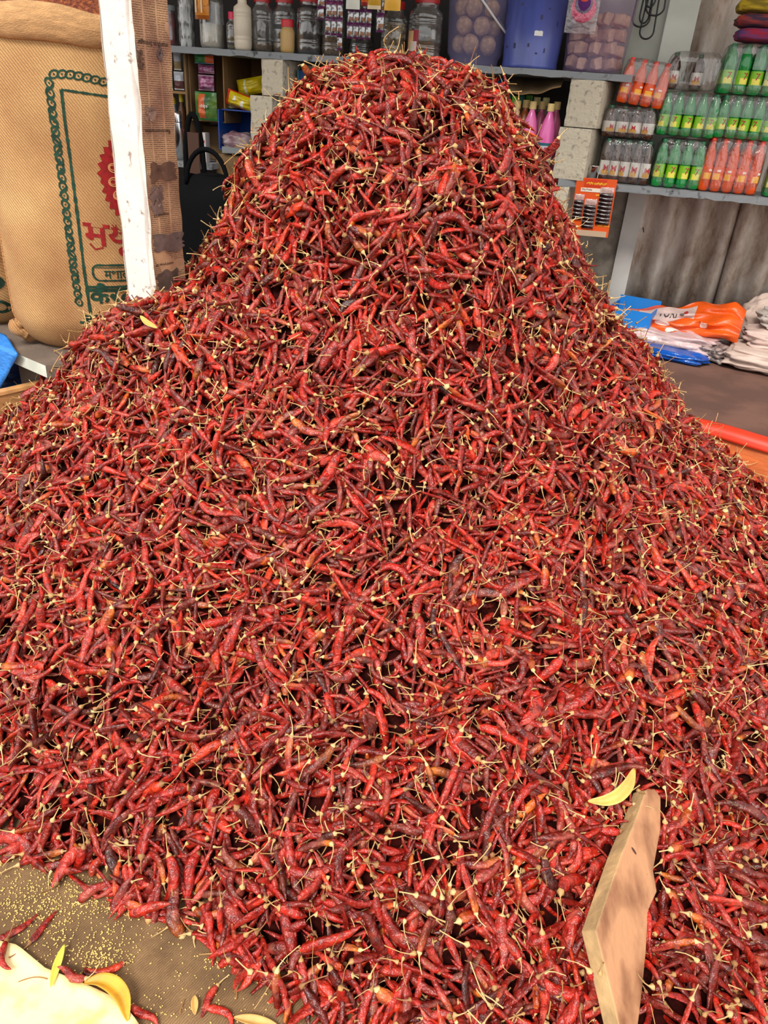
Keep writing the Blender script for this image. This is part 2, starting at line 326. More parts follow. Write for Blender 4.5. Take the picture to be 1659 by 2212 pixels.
PT = np.array([0, .05, .14, .3, .5, .7, .85, .95, 1.0]); PRF = np.array([.55, .78, .95, 1.0, .92, .74, .5, .27, .03])
def pods(P, D, N, L, R, rings, sides, rg, stalk=True, roll=None):
    """Batch of pods. Returns verts, faces (quads), material index, per-vertex (tint, pale, along)."""
    n = len(P); t = np.linspace(0, 1, rings)[None, :, None]; ph = np.linspace(0, 2 * PI, sides, endpoint=False)[None, None, :]
    e1 = D; e3 = N - (N * D).sum(-1, keepdims=True) * D; e3 /= np.linalg.norm(e3, axis=-1, keepdims=True); e2 = np.cross(e3, e1)
    a = rg.uniform(-PI, PI, n) if roll is None else roll
    c, s = np.cos(a)[:, None], np.sin(a)[:, None]; b2 = e2 * c + e3 * s; b3 = -e2 * s + e3 * c        # plane in which the pod bends
    lean = .55 + .45 * np.abs(c)
    bend = (rg.normal(0, .13, n) + rg.choice([-1, 1], n) * .05)[:, None, None] * lean[:, :, None]
    scv = rg.normal(0, .035, n)[:, None, None]
    Ln = L[:, None, None]; x = (t - .5) * Ln
    off = Ln * (bend * ((2 * t - 1) ** 2 - .33) + scv * np.sin(2 * PI * t)); doff = Ln * (bend * 4 * (2 * t - 1) + scv * 2 * PI * np.cos(2 * PI * t))
    be = np.arctan(doff / Ln)
    w = lambda k: rg.uniform(0, 2 * PI, n)[:, None, None] * k
    rad = R[:, None, None] * np.interp(t, PT, PRF) * (1 + .13 * np.cos(2 * ph + w(1)) + .12 * np.cos(3 * ph + w(1) + 5 * t) + .07 * np.sin(2 * PI * t * rg.uniform(3, 7, n)[:, None, None] + 2 * ph + w(1)) + rg.normal(0, .06, (n, rings, sides)))
    fl = rg.uniform(.42, .9, n)[:, None, None]
    r2 = rad * np.cos(ph); r3 = rad * np.sin(ph) * fl
    X = x - r2 * np.sin(be); Y = off + r2 * np.cos(be)
    V = P[:, None, None, :] + X[..., None] * e1[:, None, None] + Y[..., None] * b2[:, None, None] + r3[..., None] * b3[:, None, None]
    V = V.reshape(n, -1, 3); nv = rings * sides
    f1 = np.array([(i * sides + k, i * sides + (k + 1) % sides, (i + 1) * sides + (k + 1) % sides, (i + 1) * sides + k) for i in range(rings - 1) for k in range(sides)])
    tint = rg.beta(2.2, 2.0, n) * .82 + (rg.random(n) < .05) * .17 ; pale = rg.random(n)
    tint = np.clip(tint, 0, 1)
    att = np.stack([np.broadcast_to(tint[:, None], (n, nv)), np.broadcast_to(pale[:, None], (n, nv)), np.broadcast_to(np.repeat(t.ravel(), sides)[None], (n, nv))], -1)
    out = dict(pod=(V, f1, att), tint=tint, bend=bend.ravel())
    if stalk:
        sr, sn = 7, 5; ts = np.linspace(0, 1, sr)[None, :, None]; p2 = np.linspace(0, 2 * PI, sn, endpoint=False)[None, None, :]
        Ls = rg.uniform(.022, .046, n); Ls = np.where(rg.random(n) < .12, .009, Ls)[:, None, None]
        pr = np.array([0, .10, .2, .3, .6, .93, 1.0]); xs = np.interp(ts, np.linspace(0, 1, sr), pr)
        rr = np.stack([R * .60, R * .62, R * .30, np.full(n, .0016), np.full(n, .0013), np.full(n, .0014), np.full(n, .0019)], 1)[:, :, None]
        cu = rg.normal(0, .75, n)[:, None, None]; cu3 = rg.normal(0, .45, n)[:, None, None]
        b0 = be[:, :1]; lx = -Ls * xs; 
        oy = Ls * cu * xs ** 2; oz = Ls * cu3 * xs ** 2
        X = x[:, :1] + lx * np.cos(b0) - (oy + rr * np.cos(p2)) * np.sin(b0)
        Y = off[:, :1] + lx * np.sin(b0) + (oy + rr * np.cos(p2)) * np.cos(b0)
        Z = oz + rr * np.sin(p2)
        S = P[:, None, None, :] + X[..., None] * e1[:, None, None] + Y[..., None] * b2[:, None, None] + Z[..., None] * b3[:, None, None]
        f2 = np.array([(i * sn + (k + 1) % sn, i * sn + k, (i + 1) * sn + k, (i + 1) * sn + (k + 1) % sn) for i in range(sr - 1) for k in range(sn)])
        at2 = np.stack([np.broadcast_to(tint[:, None], (n, sr * sn)), np.broadcast_to(pale[:, None], (n, sr * sn)), np.zeros((n, sr * sn))], -1)
        out['stalk'] = (S.reshape(n, -1, 3), f2, at2)
    return out
def mesh_np(name, parts, mats):
    """parts: list of (V (n,k,3), faces (m,4), att (n,k,3), material index) joined into one mesh"""
    VV_, FF, AA, MM = [], [], [], []; o = 0
    for V, f, a, mi in parts:
        n, k = V.shape[:2]
        VV_.append(V.reshape(-1, 3)); AA.append(a.reshape(-1, 3)); FF.append((f[None] + (np.arange(n) * k)[:, None, None] + o).reshape(-1, 4)); MM.append(np.full(n * len(f), mi)); o += n * k
    V = np.concatenate(VV_); Fq = np.concatenate(FF).astype(np.int32); A = np.concatenate(AA); M = np.concatenate(MM).astype(np.int32)
    me = bpy.data.meshes.new(name); me.vertices.add(len(V)); me.vertices.foreach_set('co', V.astype(np.float32).ravel())
    me.loops.add(Fq.size); me.loops.foreach_set('vertex_index', Fq.ravel()); me.polygons.add(len(Fq))
    me.polygons.foreach_set('loop_start', np.arange(0, Fq.size, 4, dtype=np.int32)); me.polygons.foreach_set('loop_total', np.full(len(Fq), 4, np.int32))
    for mt in mats: me.materials.append(mt)
    me.polygons.foreach_set('material_index', M); me.polygons.foreach_set('use_smooth', np.ones(len(Fq), bool))
    at = me.attributes.new('pod', 'FLOAT_COLOR', 'POINT'); at.data.foreach_set('color', np.concatenate([A, np.ones((len(A), 1))], 1).astype(np.float32).ravel())
    me.update(calc_edges=True); return me

# propped board, bottom right
Bn = np.array([.52, -.38, .76]); Bn /= np.linalg.norm(Bn); B0 = onz(1345, 1960, .165)
def onb(px, py): r = ray(px, py); return CAM + ((B0 - CAM) @ Bn) / (r @ Bn) * r
face = [(1397, 1706), (1415, 1704), (1428, 1722), (1428, 1790), (1412, 1880), (1420, 1926), (1402, 1965), (1396, 2060), (1388, 2140), (1378, 2225), (1362, 2260), (1342, 2230), (1318, 2130), (1288, 2010), (1308, 1950), (1342, 1850), (1378, 1760)]
P = [onb(*p) for p in face]; BP = [p - B0 for p in P]
BE1 = np.cross(Bn, [0, 0, 1]); BE1 /= np.linalg.norm(BE1); BE2 = np.cross(Bn, BE1); B2 = np.array([(p @ BE1, p @ BE2) for p in BP])
def over_board(Q, lim=-.05):                     # points lying on or inside the propped board
    d = Q - B0; x, y, h = d @ BE1, d @ BE2, d @ Bn; ins = np.zeros(len(Q), bool); j = len(B2) - 1
    for i in range(len(B2)):
        (xi, yi), (xj, yj) = B2[i], B2[j]; cr_ = ((yi > y) != (yj > y)) & (x < (xj - xi) * (y - yi) / (yj - yi + 1e-12) + xi); ins ^= cr_; j = i
    return ins & (h > lim)
# where the pods lie: spread evenly over the surface the heap has, in three loose layers
rg = np.random.default_rng(3)
def scatter(nper):
    x = rg.uniform(-2.1, 2.05, nper); y = rg.uniform(.55, 3.0, nper)
    nn = heap_n(x, y); h = heap_h(x, y)
    keep = (rg.random(nper) < 1 / nn[:, 2] / 3.2) & (h > -.022)
    x, y, nn, h = x[keep], y[keep], nn[keep], h[keep]
    P = np.stack([x, y, np.maximum(h, 0)], -1)
    px, py, z = proj(P); vw = CAM - P; vw /= np.linalg.norm(vw, axis=-1, keepdims=True)
    face = (vw * nn).sum(-1)
    inn = (px > -260) & (px < 1920) & (py > -100) & (py < 2400); out = (px > -750) & (px < 2450) & (py > -100) & (py < 2650) & (z > .3)
    ok = (inn | (out & (rg.random(len(px)) < .62))) & (face > -.3) & (P[:, 1] < 2.95)
    return P[ok], nn[ok]
BOARD_C = np.array([.58, 1.06])
def lay(P, nn, tilt, lift, Lm=.086):
    n = len(P)
    t1 = np.cross(nn, np.array([0, 0, 1.0]) + 1e-3); t1 /= np.linalg.norm(t1, axis=-1, keepdims=True); t2 = np.cross(nn, t1)
    a = rg.uniform(0, 2 * PI, n)[:, None]; til = rg.normal(0, tilt, n)[:, None]
    D = (t1 * np.cos(a) + t2 * np.sin(a)) * np.cos(til) + nn * np.sin(til); D /= np.linalg.norm(D, axis=-1, keepdims=True)
    L = np.clip(rg.normal(Lm, .017, n), .045, .13); R = np.clip(rg.normal(.0092, .0021, n), .005, .0145)
    Q = P + nn * (lift + rg.normal(0, .004, n))[:, None]
    low = np.abs(D[:, 2]) * L * .5 + R * .6
    fl = P[:, 2] < .03; Q[:, 2] = np.where(fl, np.maximum(Q[:, 2], np.minimum(low, .02)), Q[:, 2])
    return Q, D, nn, L, R
parts = []
for nper, tilt, lift, rings, sides in ((22700, .22, -.012, 7, 5), (28800, .30, .001, 9, 7), (16000, .30, .014, 12, 8)):
    P, nn = scatter(nper)
    Q, D, nn, L, R = lay(P, nn, tilt, lift, .095 if lift > .01 else .086)
    if lift > .01: R = R * 1.08
    bad = over_board(Q) | over_board(Q + D * L[:, None] * .4, -.03) | over_board(Q - D * L[:, None] * .4, -.03)
    Q, D, nn, L, R = (a[~bad] for a in (Q, D, nn, L, R))
    if lift > .01:                               # the nearest of the uppermost layer are built one by one below
        u_, v_, z_ = proj(Q); inn = (u_ > 15) & (u_ < 1645) & (v_ < 2195)
        u1_, v1_, _ = proj(Q + D * L[:, None]); size = np.hypot(u1_ - u_, v1_ - v_) * inn
        order = np.argsort(-size); pick = []; pts = []
        for i in order:
            p = np.array([u_[i], v_[i]])
            if size[i] <= 0: break
            if pts and np.min(np.hypot(*(np.array(pts) - p).T)) < 38: continue
            pick.append(i); pts.append(p)
            if len(pick) >= 285: break
        pick = np.array(pick); rest = np.setdiff1d(np.arange(len(Q)), pick)
        HERO = tuple(a[pick] for a in (Q + nn * .005, D, nn, L, R))
        Q, D, nn, L, R = (a[rest] for a in (Q, D, nn, L, R))
    o = pods(Q, D, nn, L, R, rings, sides, rg)
    parts.append((*o['pod'], 0)); k = rg.random(len(Q)) < (.45 if lift < -.005 else .85)
    sV, sF, sA = o['stalk']; parts.append((sV[k], sF, sA[k], 1)); print('tris', 2 * (len(Q) * len(o['pod'][1]) + k.sum() * len(sF)))
    print('layer', len(Q))
# loose stalks and calyxes shed over the heap
P, nn = scatter(7700); Q, D, nn, L, R = lay(P, nn, .35, .016); k_ = ~over_board(Q); Q, D, nn, L, R = (a[k_] for a in (Q, D, nn, L, R)); o = pods(Q, D, nn, L, R * .7, 3, 3, rg); parts.append((*o['stalk'], 1)); print('stalks', len(Q))
# inner surface under the pods, its dark colour painting the shade between them
nx, ny = 190, 150; gx, gy = np.meshgrid(np.linspace(-2.15, 1.9, nx), np.linspace(.55, 4.0, ny)); gh = heap_h(gx, gy); gn = heap_n(gx, gy)
gz = np.maximum(gh - .024, -.03)
V = np.stack([gx - gn[..., 0] * .012, gy - gn[..., 1] * .012, gz], -1).reshape(1, -1, 3)
f = np.array([(j * nx + i, j * nx + i + 1, (j + 1) * nx + i + 1, (j + 1) * nx + i) for j in range(ny - 1) for i in range(nx - 1) if gz[j:j + 2, i:i + 2].max() > -.02])
parts.append((V, f, np.zeros((1, nx * ny, 3)), 2))
heap = bpy.data.objects.new('chilli_heap', mesh_np('chilli_heap', parts, [SKIN, STALK, CORE])); COL.objects.link(heap)
tag(heap, 'huge steep heap of dried red chillies filling the middle of the shop front', 'chilli heap', kind='stuff')

# the chillies one can pick out: each a pod with its stalk
def single_chilli(Q, D, N, L, R, label, group, sd, tint=None, roll=None):
    r = np.random.default_rng(sd); z = np.zeros((1, 3))
    o = pods(z, D[None], N[None], np.array([L]), np.array([R]), 18, 11, r, roll=roll)
    V, f, a = o['pod']; a = a.copy()
    if tint is not None: a[..., 0] = tint
    ob = thing('dried_chilli', label, 'chilli', Q, 0, group)
    pd = bpy.data.objects.new('pod', mesh_np('pod', [(V, f, a, 0)], [SKIN])); COL.objects.link(pd); pd.parent = ob
    sV, sF, sA = o['stalk']; st = bpy.data.objects.new('stalk', mesh_np('stalk', [(sV, sF, sA, 0)], [STALK])); COL.objects.link(st); st.parent = ob
    return ob, float(a[0, 0, 0]), abs(float(o['bend'][0]))
DIRW = ['right', 'lower right', 'bottom', 'lower left', 'left', 'upper left', 'top', 'upper right']
for i in range(len(HERO[0])):
    Q, D, N, L, R = (a[i] for a in HERO)
    ob, ti, bd_ = single_chilli(Q, D, N, L, R, '', 'single chillies on the low front of the heap', 100 + i)
    cw = 'dark maroon' if ti < .3 else 'deep red' if ti < .55 else 'bright red' if ti < .82 else 'orange red'
    if Q[0] > .62: zone = 'right of the propped board'
    elif Q[0] > .36: zone = 'just left of the board'
    elif Q[2] < .05: zone = 'at heap foot by matting'
    elif Q[0] < -.15: zone = 'low left front of heap'
    else: zone = 'low middle front of heap'
    a_, b_, _ = proj(Q); c_, d_, _ = proj(Q - D * .03); k = int(round(math.atan2(d_ - b_, c_ - a_) / (PI / 4))) % 8
    sz = 'long ' if L > .092 else 'short ' if L < .074 else ''; th = 'fat ' if R > .0088 else 'thin ' if R < .0068 else ''
    ob['label'] = '%s%s%s %s chilli, stalk to the %s, %s' % (sz, th, cw, 'curved' if bd_ > .14 else 'straight' if bd_ < .05 else 'dried', DIRW[k], zone)

# ================================================================== LEFT: SACKS, POST, BENCH
# --- stone bench
BZ = .70
c0 = onz(99, 789, BZ)
STONE = pm('bench_stone', srgb(120, 104, 92), .8, var=.35, scale=9, bump=.2); SPALE = pm('bench_edge', srgb(206, 210, 198), .7, var=.25, scale=12)
bl = thing('stone_bench', 'grey brown stone slab bench with a pale front edge under the jute sack', 'bench', (c0[0], c0[1], 0))
ed = onz(40, 764, BZ) - c0; ed = ed / np.linalg.norm(ed); pr_ = np.array([-ed[1], ed[0], 0]); pr_ = pr_ if pr_[1] > 0 else -pr_     # edge runs back to the left
A = np.zeros(3); Bp = ed * 1.3; Cp = ed * 1.3 + np.array([.9, .35, 0]); Dp = np.array([.55, .62, 0]); E2 = np.array([.16, .06, 0])
poly = [A + (0, 0, BZ), E2 + (0, 0, BZ), Dp + (0, 0, BZ), Cp + (0, 0, BZ), Bp + (0, 0, BZ)]
g = G(); g.prism(poly, np.array([0, 0, -.045])); build('slab_top', g, STONE, bl)
g = G(); g.prism([A + (0, 0, BZ - .002) - np.array([pr_[0], pr_[1], 0]) * .002, Bp + (0, 0, BZ - .002) - np.array([pr_[0], pr_[1], 0]) * .002, Bp + (0, 0, BZ - .043) - np.array([pr_[0], pr_[1], 0]) * .002, A + (0, 0, BZ - .043) - np.array([pr_[0], pr_[1], 0]) * .002], np.array([pr_[0], pr_[1], 0]) * .001); build('edge_face', g, SPALE, bl)
for k, p in enumerate((np.array([-.12, .35, 0]), np.array([-.75, .62, 0]))):
    g = G(); g.box((p[0], p[1], (BZ - .045) / 2), (.16, .3, BZ - .045)); build('support', g, STONE, bl)

# --- jute sack
m, n, l, b = nt('jute_cloth')
tc = n.new('ShaderNodeTexCoord')
def wave(rot, scl):
    mp = n.new('ShaderNodeMapping'); mp.inputs['Rotation'].default_value = (0, rot, 0); l.new(tc.outputs['Object'], mp.inputs[0])
    w = n.new('ShaderNodeTexWave'); w.inputs['Scale'].default_value = scl; w.inputs['Distortion'].default_value = 1.2; w.inputs['Detail'].default_value = 1; w.inputs['Detail Scale'].default_value = 4
    l.new(mp.outputs[0], w.inputs['Vector']); return w
w1 = wave(.65, 42); w2_ = wave(-1.0, 70)
no = n.new('ShaderNodeTexNoise'); no.inputs['Scale'].default_value = 4; no.inputs['Detail'].default_value = 8; l.new(tc.outputs['Object'], no.inputs['Vector'])
cr = n.new('ShaderNodeValToRGB'); e = cr.color_ramp.elements; e[0].position = .3; e[1].position = .7; e[0].color = (*srgb(176, 124, 78), 1); e[1].color = (*srgb(222, 176, 118), 1); l.new(no.outputs['Fac'], cr.inputs[0])
mx = n.new('ShaderNodeMix'); mx.data_type = 'RGBA'; mx.blend_type = 'MULTIPLY'; mx.inputs[0].default_value = .42; l.new(cr.outputs[0], mx.inputs[6]); l.new(w1.outputs['Color'], mx.inputs[7])
m2 = n.new('ShaderNodeMix'); m2.data_type = 'RGBA'; m2.blend_type = 'MULTIPLY'; m2.inputs[0].default_value = .18; l.new(mx.outputs[2], m2.inputs[6]); l.new(w2_.outputs['Color'], m2.inputs[7]); l.new(m2.outputs[2], b.inputs['Base Color'])
bp = n.new('ShaderNodeBump'); bp.inputs['Strength'].default_value = .6; bp.inputs['Distance'].default_value = .003; l.new(w1.outputs['Fac'], bp.inputs['Height']); l.new(bp.outputs[0], b.inputs['Normal']); b.inputs['Roughness'].default_value = .95
JUTE = m
SH = .985
def sack_ab(z):
    t = z / SH
    a = np.interp(t, [0, .03, .10, .25, .5, .8, .93, 1.0], [.205, .245, .272, .272, .265, .275, .28, .275]); c = np.interp(t, [0, .03, .10, .3, .6, .9, 1.0], [.16, .2, .235, .25, .24, .235, .23]); return a, c
def sack_pt(x, z, off=0.0):                      # point on the front of the sack
    a, c = sack_ab(z); q = min(abs(x) / a, .999); y = -c * (1 - q ** 2.6) ** (1 / 2.6)
    y += .006 * wob((x * 3, 0, z * 3), 2.2, 1)
    return np.array([x, y - off, z])
SK = np.array([-1.115, 2.72, BZ]); SKR = math.radians(12)
sack = thing('jute_sack', 'tall jute sack with green chain border and red peacock print on the stone bench', 'sack', SK, SKR)
def sack_surf(a, c):
    z = SH * c; th = 2 * PI * a; A_, C_ = sack_ab(z); ct, st = math.cos(th), math.sin(th)
    x = A_ * math.copysign(abs(ct) ** (2 / 2.6), ct); y = C_ * math.copysign(abs(st) ** (2 / 2.6), st)
    if y < 0: y = sack_pt(x, z)[1] if abs(x) < A_ * .985 else y
    return (x, y, z)
g = G(); g.grid(sack_surf, 72, 44); g.add([sack_surf(i / 40, 0) for i in range(40)], [tuple(range(40))[::-1]])
build('sack_body', g, JUTE, sack, smooth=True)
g = G()                                          # rolled-over mouth
def rim(a, c):
    th = 2 * PI * a; ct, st = math.cos(th), math.sin(th); k = 2 * PI * c; rr = .036 + .006 * math.sin(3 * th)
    A_, C_ = .275, .235; x = A_ * math.copysign(abs(ct) ** .8, ct); y = C_ * math.copysign(abs(st) ** .8, st); nn = Vector((ct * .8, st, 0)).normalized()
    s = math.cos(k) * .022; return (x + nn.x * s, y + nn.y * s, SH - .005 + rr * math.sin(k) * 1.15 + .012 * math.sin(2 * th + 1) + .006 * math.sin(7 * th))
g.grid(rim, 90, 12); build('rolled_rim', g, pm('jute_rim', srgb(206, 158, 108), .95, var=.25, scale=30, bump=.6, bscale=150, stretch=(1, 1, 4)), sack, smooth=True)
g = G(); g.tube([sack_surf(.5 + .045, .02 + .93 * k / 30) for k in range(31)], .006, 6); build('side_seam', g, pm('jute_cord', srgb(170, 122, 76), .95, bump=.8, bscale=120), sack, smooth=True)
g = G(); g.tube([(-.235 + .02 * math.cos(k), -.13 + .015 * math.sin(2 * k), .03 + .02 * k / 2) for k in np.linspace(0, 5, 12)], [.022 + .008 * math.sin(k) for k in range(12)], 8); build('tied_corner', g, JUTE, sack, smooth=True)
FL = pm('chilli_flakes', srgb(164, 88, 44), .8, col2=srgb(96, 36, 18), scale=90, bump=1, bscale=110)
g = G(); g.grid(lambda a, c: (.26 * (a * 2 - 1), .22 * (c * 2 - 1), SH - .01 + .09 * (1 - (a * 2 - 1) ** 2) * (1 - (c * 2 - 1) ** 2) + rnd.random() * .012), 50, 34)
fl = build('chilli_flakes', g, FL, None, smooth=True, loc=SK, rot=(0, 0, SKR)); tag(fl, 'orange brown dried chilli flakes filling the mouth of the jute sack', 'chilli flakes', kind='stuff')
# prints, laid on the cloth
def sack_hit(px, py):
    r = ray(px, py); c, s = math.cos(-SKR), math.sin(-SKR)
    lo = None
    for t in np.linspace(1.9 / r[1], 2.9 / r[1], 240):
        p = CAM + t * r - SK; x = p[0] * c - p[1] * s; y = p[0] * s + p[1] * c
        if abs(x) < .28 and 0 <= p[2] <= SH and y > sack_pt(x, p[2])[1]: return x, p[2]
    return None
class Pr:                                        # 2-D print shapes on the cloth
    def __init__(s, off=.0016): s.g = G(); s.off = off
    def pts(s, P): return [sack_pt(x, z, s.off) for x, z in P]
    def ring(s, cx, cz, rx, rz, w, rot=0, n=18, fill=False):
        k = [2 * PI * i / n for i in range(n)]; c, q = math.cos(rot), math.sin(rot)
        f = lambda m_, a: (cx + (rx * m_) * math.cos(a) * c - (rz * m_) * math.sin(a) * q, cz + rx * m_ * math.cos(a) * q + rz * m_ * math.sin(a) * c)
        if fill: s.g.add(s.pts([f(1, a) for a in k]), [tuple(range(n))])
        else:
            m_ = 1 - w / ((rx + rz) / 2); s.g.add(s.pts([f(1, a) for a in k] + [f(m_, a) for a in k]), [(i, (i + 1) % n, n + (i + 1) % n, n + i) for i in range(n)])
    def strip(s, P, w, rag=0):
        P = np.array(P, float); d = np.gradient(P, axis=0); d /= np.linalg.norm(d, axis=1, keepdims=True); nn = np.stack([-d[:, 1], d[:, 0]], 1); k = len(P)
        ww = w / 2 * (1 + rag * np.array([rnd.uniform(-1, 1) for _ in range(k)]))[:, None]
        s.g.add(s.pts(list(P + nn * ww) + list(P - nn * ww)), [(i, i + 1, k + i + 1, k + i) for i in range(k - 1)])
    def poly(s, P): s.g.add(s.pts(P), [tuple(range(len(P)))])
    def text(s, body, x, z, h, stretch=1.0, slope=0.0):
        V, Fc, d = text2d(body, h); s.g.add(s.pts([(x + p[0] * stretch, z + p[1] + slope * p[0] * stretch) for p in V]), Fc); return d[0] * stretch
def res(P, k):
    P = np.array(P, float); d = np.r_[0, np.cumsum(np.hypot(*np.diff(P, axis=0).T))]; t = np.linspace(0, d[-1], k); return np.stack([np.interp(t, d, P[:, 0]), np.interp(t, d, P[:, 1])], 1)
GREEN = pm('green_print', srgb(20, 66, 48), .9, var=.5, scale=60); RED = pm('red_print', srgb(150, 18, 20), .9, var=.3, scale=80)
vert = [sack_hit(*p) for p in ((105, 168), (113, 240), (128, 340), (143, 450), (158, 570), (172, 660))]
horz = [sack_hit(*p) for p in ((108, 160), (150, 160), (190, 168), (228, 178))]; horz.append((horz[-1][0] + .12, horz[-1][1] - .012))
p = Pr()
ch = res(vert, 27); 
for i in range(26):
    q = (ch[i] + ch[i + 1]) / 2; d = ch[i + 1] - ch[i]; an = math.atan2(d[1], d[0])
    p.ring(q[0], q[1], .016, .012, .0055, an + .5); p.ring(q[0], q[1], .0028, .0028, 0, fill=True, n=8)
for sg in (-1, 1): p.strip([(x + sg * .012 * math.sin(k * 1.45 + (0 if sg > 0 else PI)), z) for k, (x, z) in enumerate(res(vert, 53))], .006, .3)
ch = res(horz, 13)
for i in range(12):
    q = (ch[i] + ch[i + 1]) / 2; d = ch[i + 1] - ch[i]; p.ring(q[0], q[1], .0165, .0115, .0055, math.atan2(d[1], d[0]) + .45); p.ring(q[0], q[1], .0028, .0028, 0, fill=True, n=8)
inn = [(x + .032, z - .028) for x, z in vert]
p.strip(res(inn, 60), .009, .3); p.strip(res([(inn[0][0], inn[0][1]), (horz[-1][0], horz[-1][1] - .034)], 30), .006, .3)
bot = sack_hit(185, 688)
if bot: p.strip(res([bot, (bot[0] + .30, bot[1] - .004)], 30), .028, .25); p.strip(res([(bot[0] - .02, bot[1] - .012), (bot[0] + .02, bot[1] - .02)], 6), .008, .3)
build('green_border', p.g, GREEN, sack)
# peacock fan
fc = sack_hit(262, 385); fc = (fc[0] + .05, fc[1]); fr = .13
p = Pr(); P = []
for k in range(64):
    a = 2 * PI * k / 64; rr = fr * (1.0 if k % 2 else .90) * (1.08 if math.sin(a) > 0 else 1.0 + .12 * abs(math.sin(a))); P.append((fc[0] + .85 * rr * math.cos(a), fc[1] + rr * math.sin(a)))
NR = 10; p.g.add(p.pts([(fc[0] + (x - fc[0]) * k / NR, fc[1] + (z - fc[1]) * k / NR) for k in range(1, NR + 1) for x, z in P]), [(k * 64 + i, k * 64 + (i + 1) % 64, (k + 1) * 64 + (i + 1) % 64, (k + 1) * 64 + i) for k in range(NR - 1) for i in range(64)]); build('peacock_fan', p.g, RED, sack)
p = Pr(.0032)
for k in range(13):
    a = PI * .5 + (k - 6) * .42; cx, cz = fc[0] + .78 * fr * .70 * math.cos(a), fc[1] + fr * .74 * math.sin(a)
    p.ring(cx, cz, .0175, .0145, .004, a); p.ring(cx + .003 * math.cos(a), cz + .003 * math.sin(a), .010, .008, .0025, a)
    for j in range(5):
        r0 = fr * (.52 - .085 * j); q = (fc[0] + .78 * r0 * math.cos(a), fc[1] + r0 * math.sin(a)); tx, tz = -math.sin(a), math.cos(a); w = .012 * (1 - .12 * j)
        p.strip([(q[0] + tx * w - math.cos(a) * -.006, q[1] + tz * w + math.sin(a) * .006), q, (q[0] - tx * w + math.cos(a) * .006, q[1] - tz * w + math.sin(a) * .006)], .0022)
build('feather_eyes', p.g, pm('bare_jute', srgb(206, 140, 92), .95, var=.2, scale=50), sack)
t0 = sack_hit(184, 525)
p = Pr(); p.text('मयूर', t0[0], t0[1] - .03, .095, 1.15, -.10); p.strip([(t0[0] + .015, t0[1] + .0), (t0[0] + .03, t0[1] - .018), (t0[0] + .055, t0[1] - .012)], .005)
q = sack_hit(247, 492); p.strip([(q[0] - .01, q[1]), (q[0] + .012, q[1] - .003)], .004); p.strip([(q[0] - .006, q[1] + .01), (q[0] + .002, q[1])], .003); p.strip([(q[0] + .006, q[1] + .01), (q[0] + .004, q[1])], .003)
p.strip([(q[0] + .012, q[1] - .016), (q[0] + .034, q[1] - .018)], .004); build('red_lettering', p.g, RED, sack)
q0 = sack_hit(199, 572); q1 = sack_hit(203, 606); w = .22; p = Pr(); x0, z0, z1 = q0[0], q1[1], q0[1]
rr = [(x0 + w, z0), (x0 + .015, z0), (x0 + .004, z0 + .008), (x0, z0 + .018), (x0, z1 - .014), (x0 + .004, z1 - .005), (x0 + .015, z1), (x0 + w, z1)]
p.strip(res(rr, 50), .006, .3); p.strip(res([(x0 + .01, z1 - .008), (x0 + w, z1 - .008)], 30), .0025)
p.text('मशाले', x0 + .035, z0 + .006, (z1 - z0) * .74, .9); q = sack_hit(195, 655); p.text('केरत', q[0], q[1] - .002, .068, 1.15); p.g.add(*(lambda V, Fc, d: (p.pts([(q[0] + .002 + v[0] * 1.15, q[1] + .001 + v[1]) for v in V]), Fc))(*text2d('केरत', .068)))
p.strip(res([(q[0], q[1] + .055), (q[0] + .22, q[1] + .055)], 30), .010, .3); p.strip(res([(q[0] + .06, q[1] - .03), (q[0] + .2, q[1] - .03)], 20), .02, .4); build('green_lettering', p.g, GREEN, sack)

# second sack peeping out behind
s2 = thing('jute_sack', 'part of a jute sack with green print behind the printed sack, at the left edge', 'sack', SK + np.array([-.55, .2, 0]), math.radians(-5))
g = G(); g.grid(lambda a, c: tuple(np.array(sack_surf(a, c)) * (1, 1, .92)), 48, 24); build('sack_body', g, JUTE, s2, smooth=True)
p = Pr(.004); [p.ring(.2, z, .03, .028, .012) for z in (.08, .17, .26)]; p.strip(res([(.15, .03), (.15, .34)], 20), .012, .3); build('green_print', p.g, GREEN, s2)

# --- post: white painted side, newsprint on the other
PC = ony(303, 300, 2.30); PC[2] = 0; vr = np.array([PC[0], PC[1], 0]); vf = vr / np.linalg.norm(vr); vx = np.array([vf[1], -vf[0], 0])
th_ = math.radians(49); PS = .132
ew = -math.cos(th_) * vx + math.sin(th_) * vf; en = math.sin(th_) * vx + math.cos(th_) * vf
post = thing('post', 'square post with a white painted side and old newspaper pasted on the other', 'post', PC)
post['kind'] = 'structure' if False else ''
del post['kind']
PH = 3.2
m, n, l, b = nt('white_paint')
tc = n.new('ShaderNodeTexCoord'); no = n.new('ShaderNodeTexNoise'); no.inputs['Scale'].default_value = 38; no.inputs['Detail'].default_value = 5; l.new(tc.outputs['Object'], no.inputs['Vector'])
cr = n.new('ShaderNodeValToRGB'); e = cr.color_ramp.elements; e[0].position = .30; e[1].position = .38; e[0].color = (.30, .24, .2, 1); e[1].color = (.70, .645, .60, 1); l.new(no.outputs['Fac'], cr.inputs[0]); l.new(cr.outputs[0], b.inputs['Base Color']); b.inputs['Roughness'].default_value = .8
bp = n.new('ShaderNodeBump'); bp.inputs['Strength'].default_value = .35; bp.inputs['Distance'].default_value = .006; l.new(no.outputs['Fac'], bp.inputs['Height']); l.new(bp.outputs[0], b.inputs['Normal'])
WHITE = m
g = G(); NZ = 90
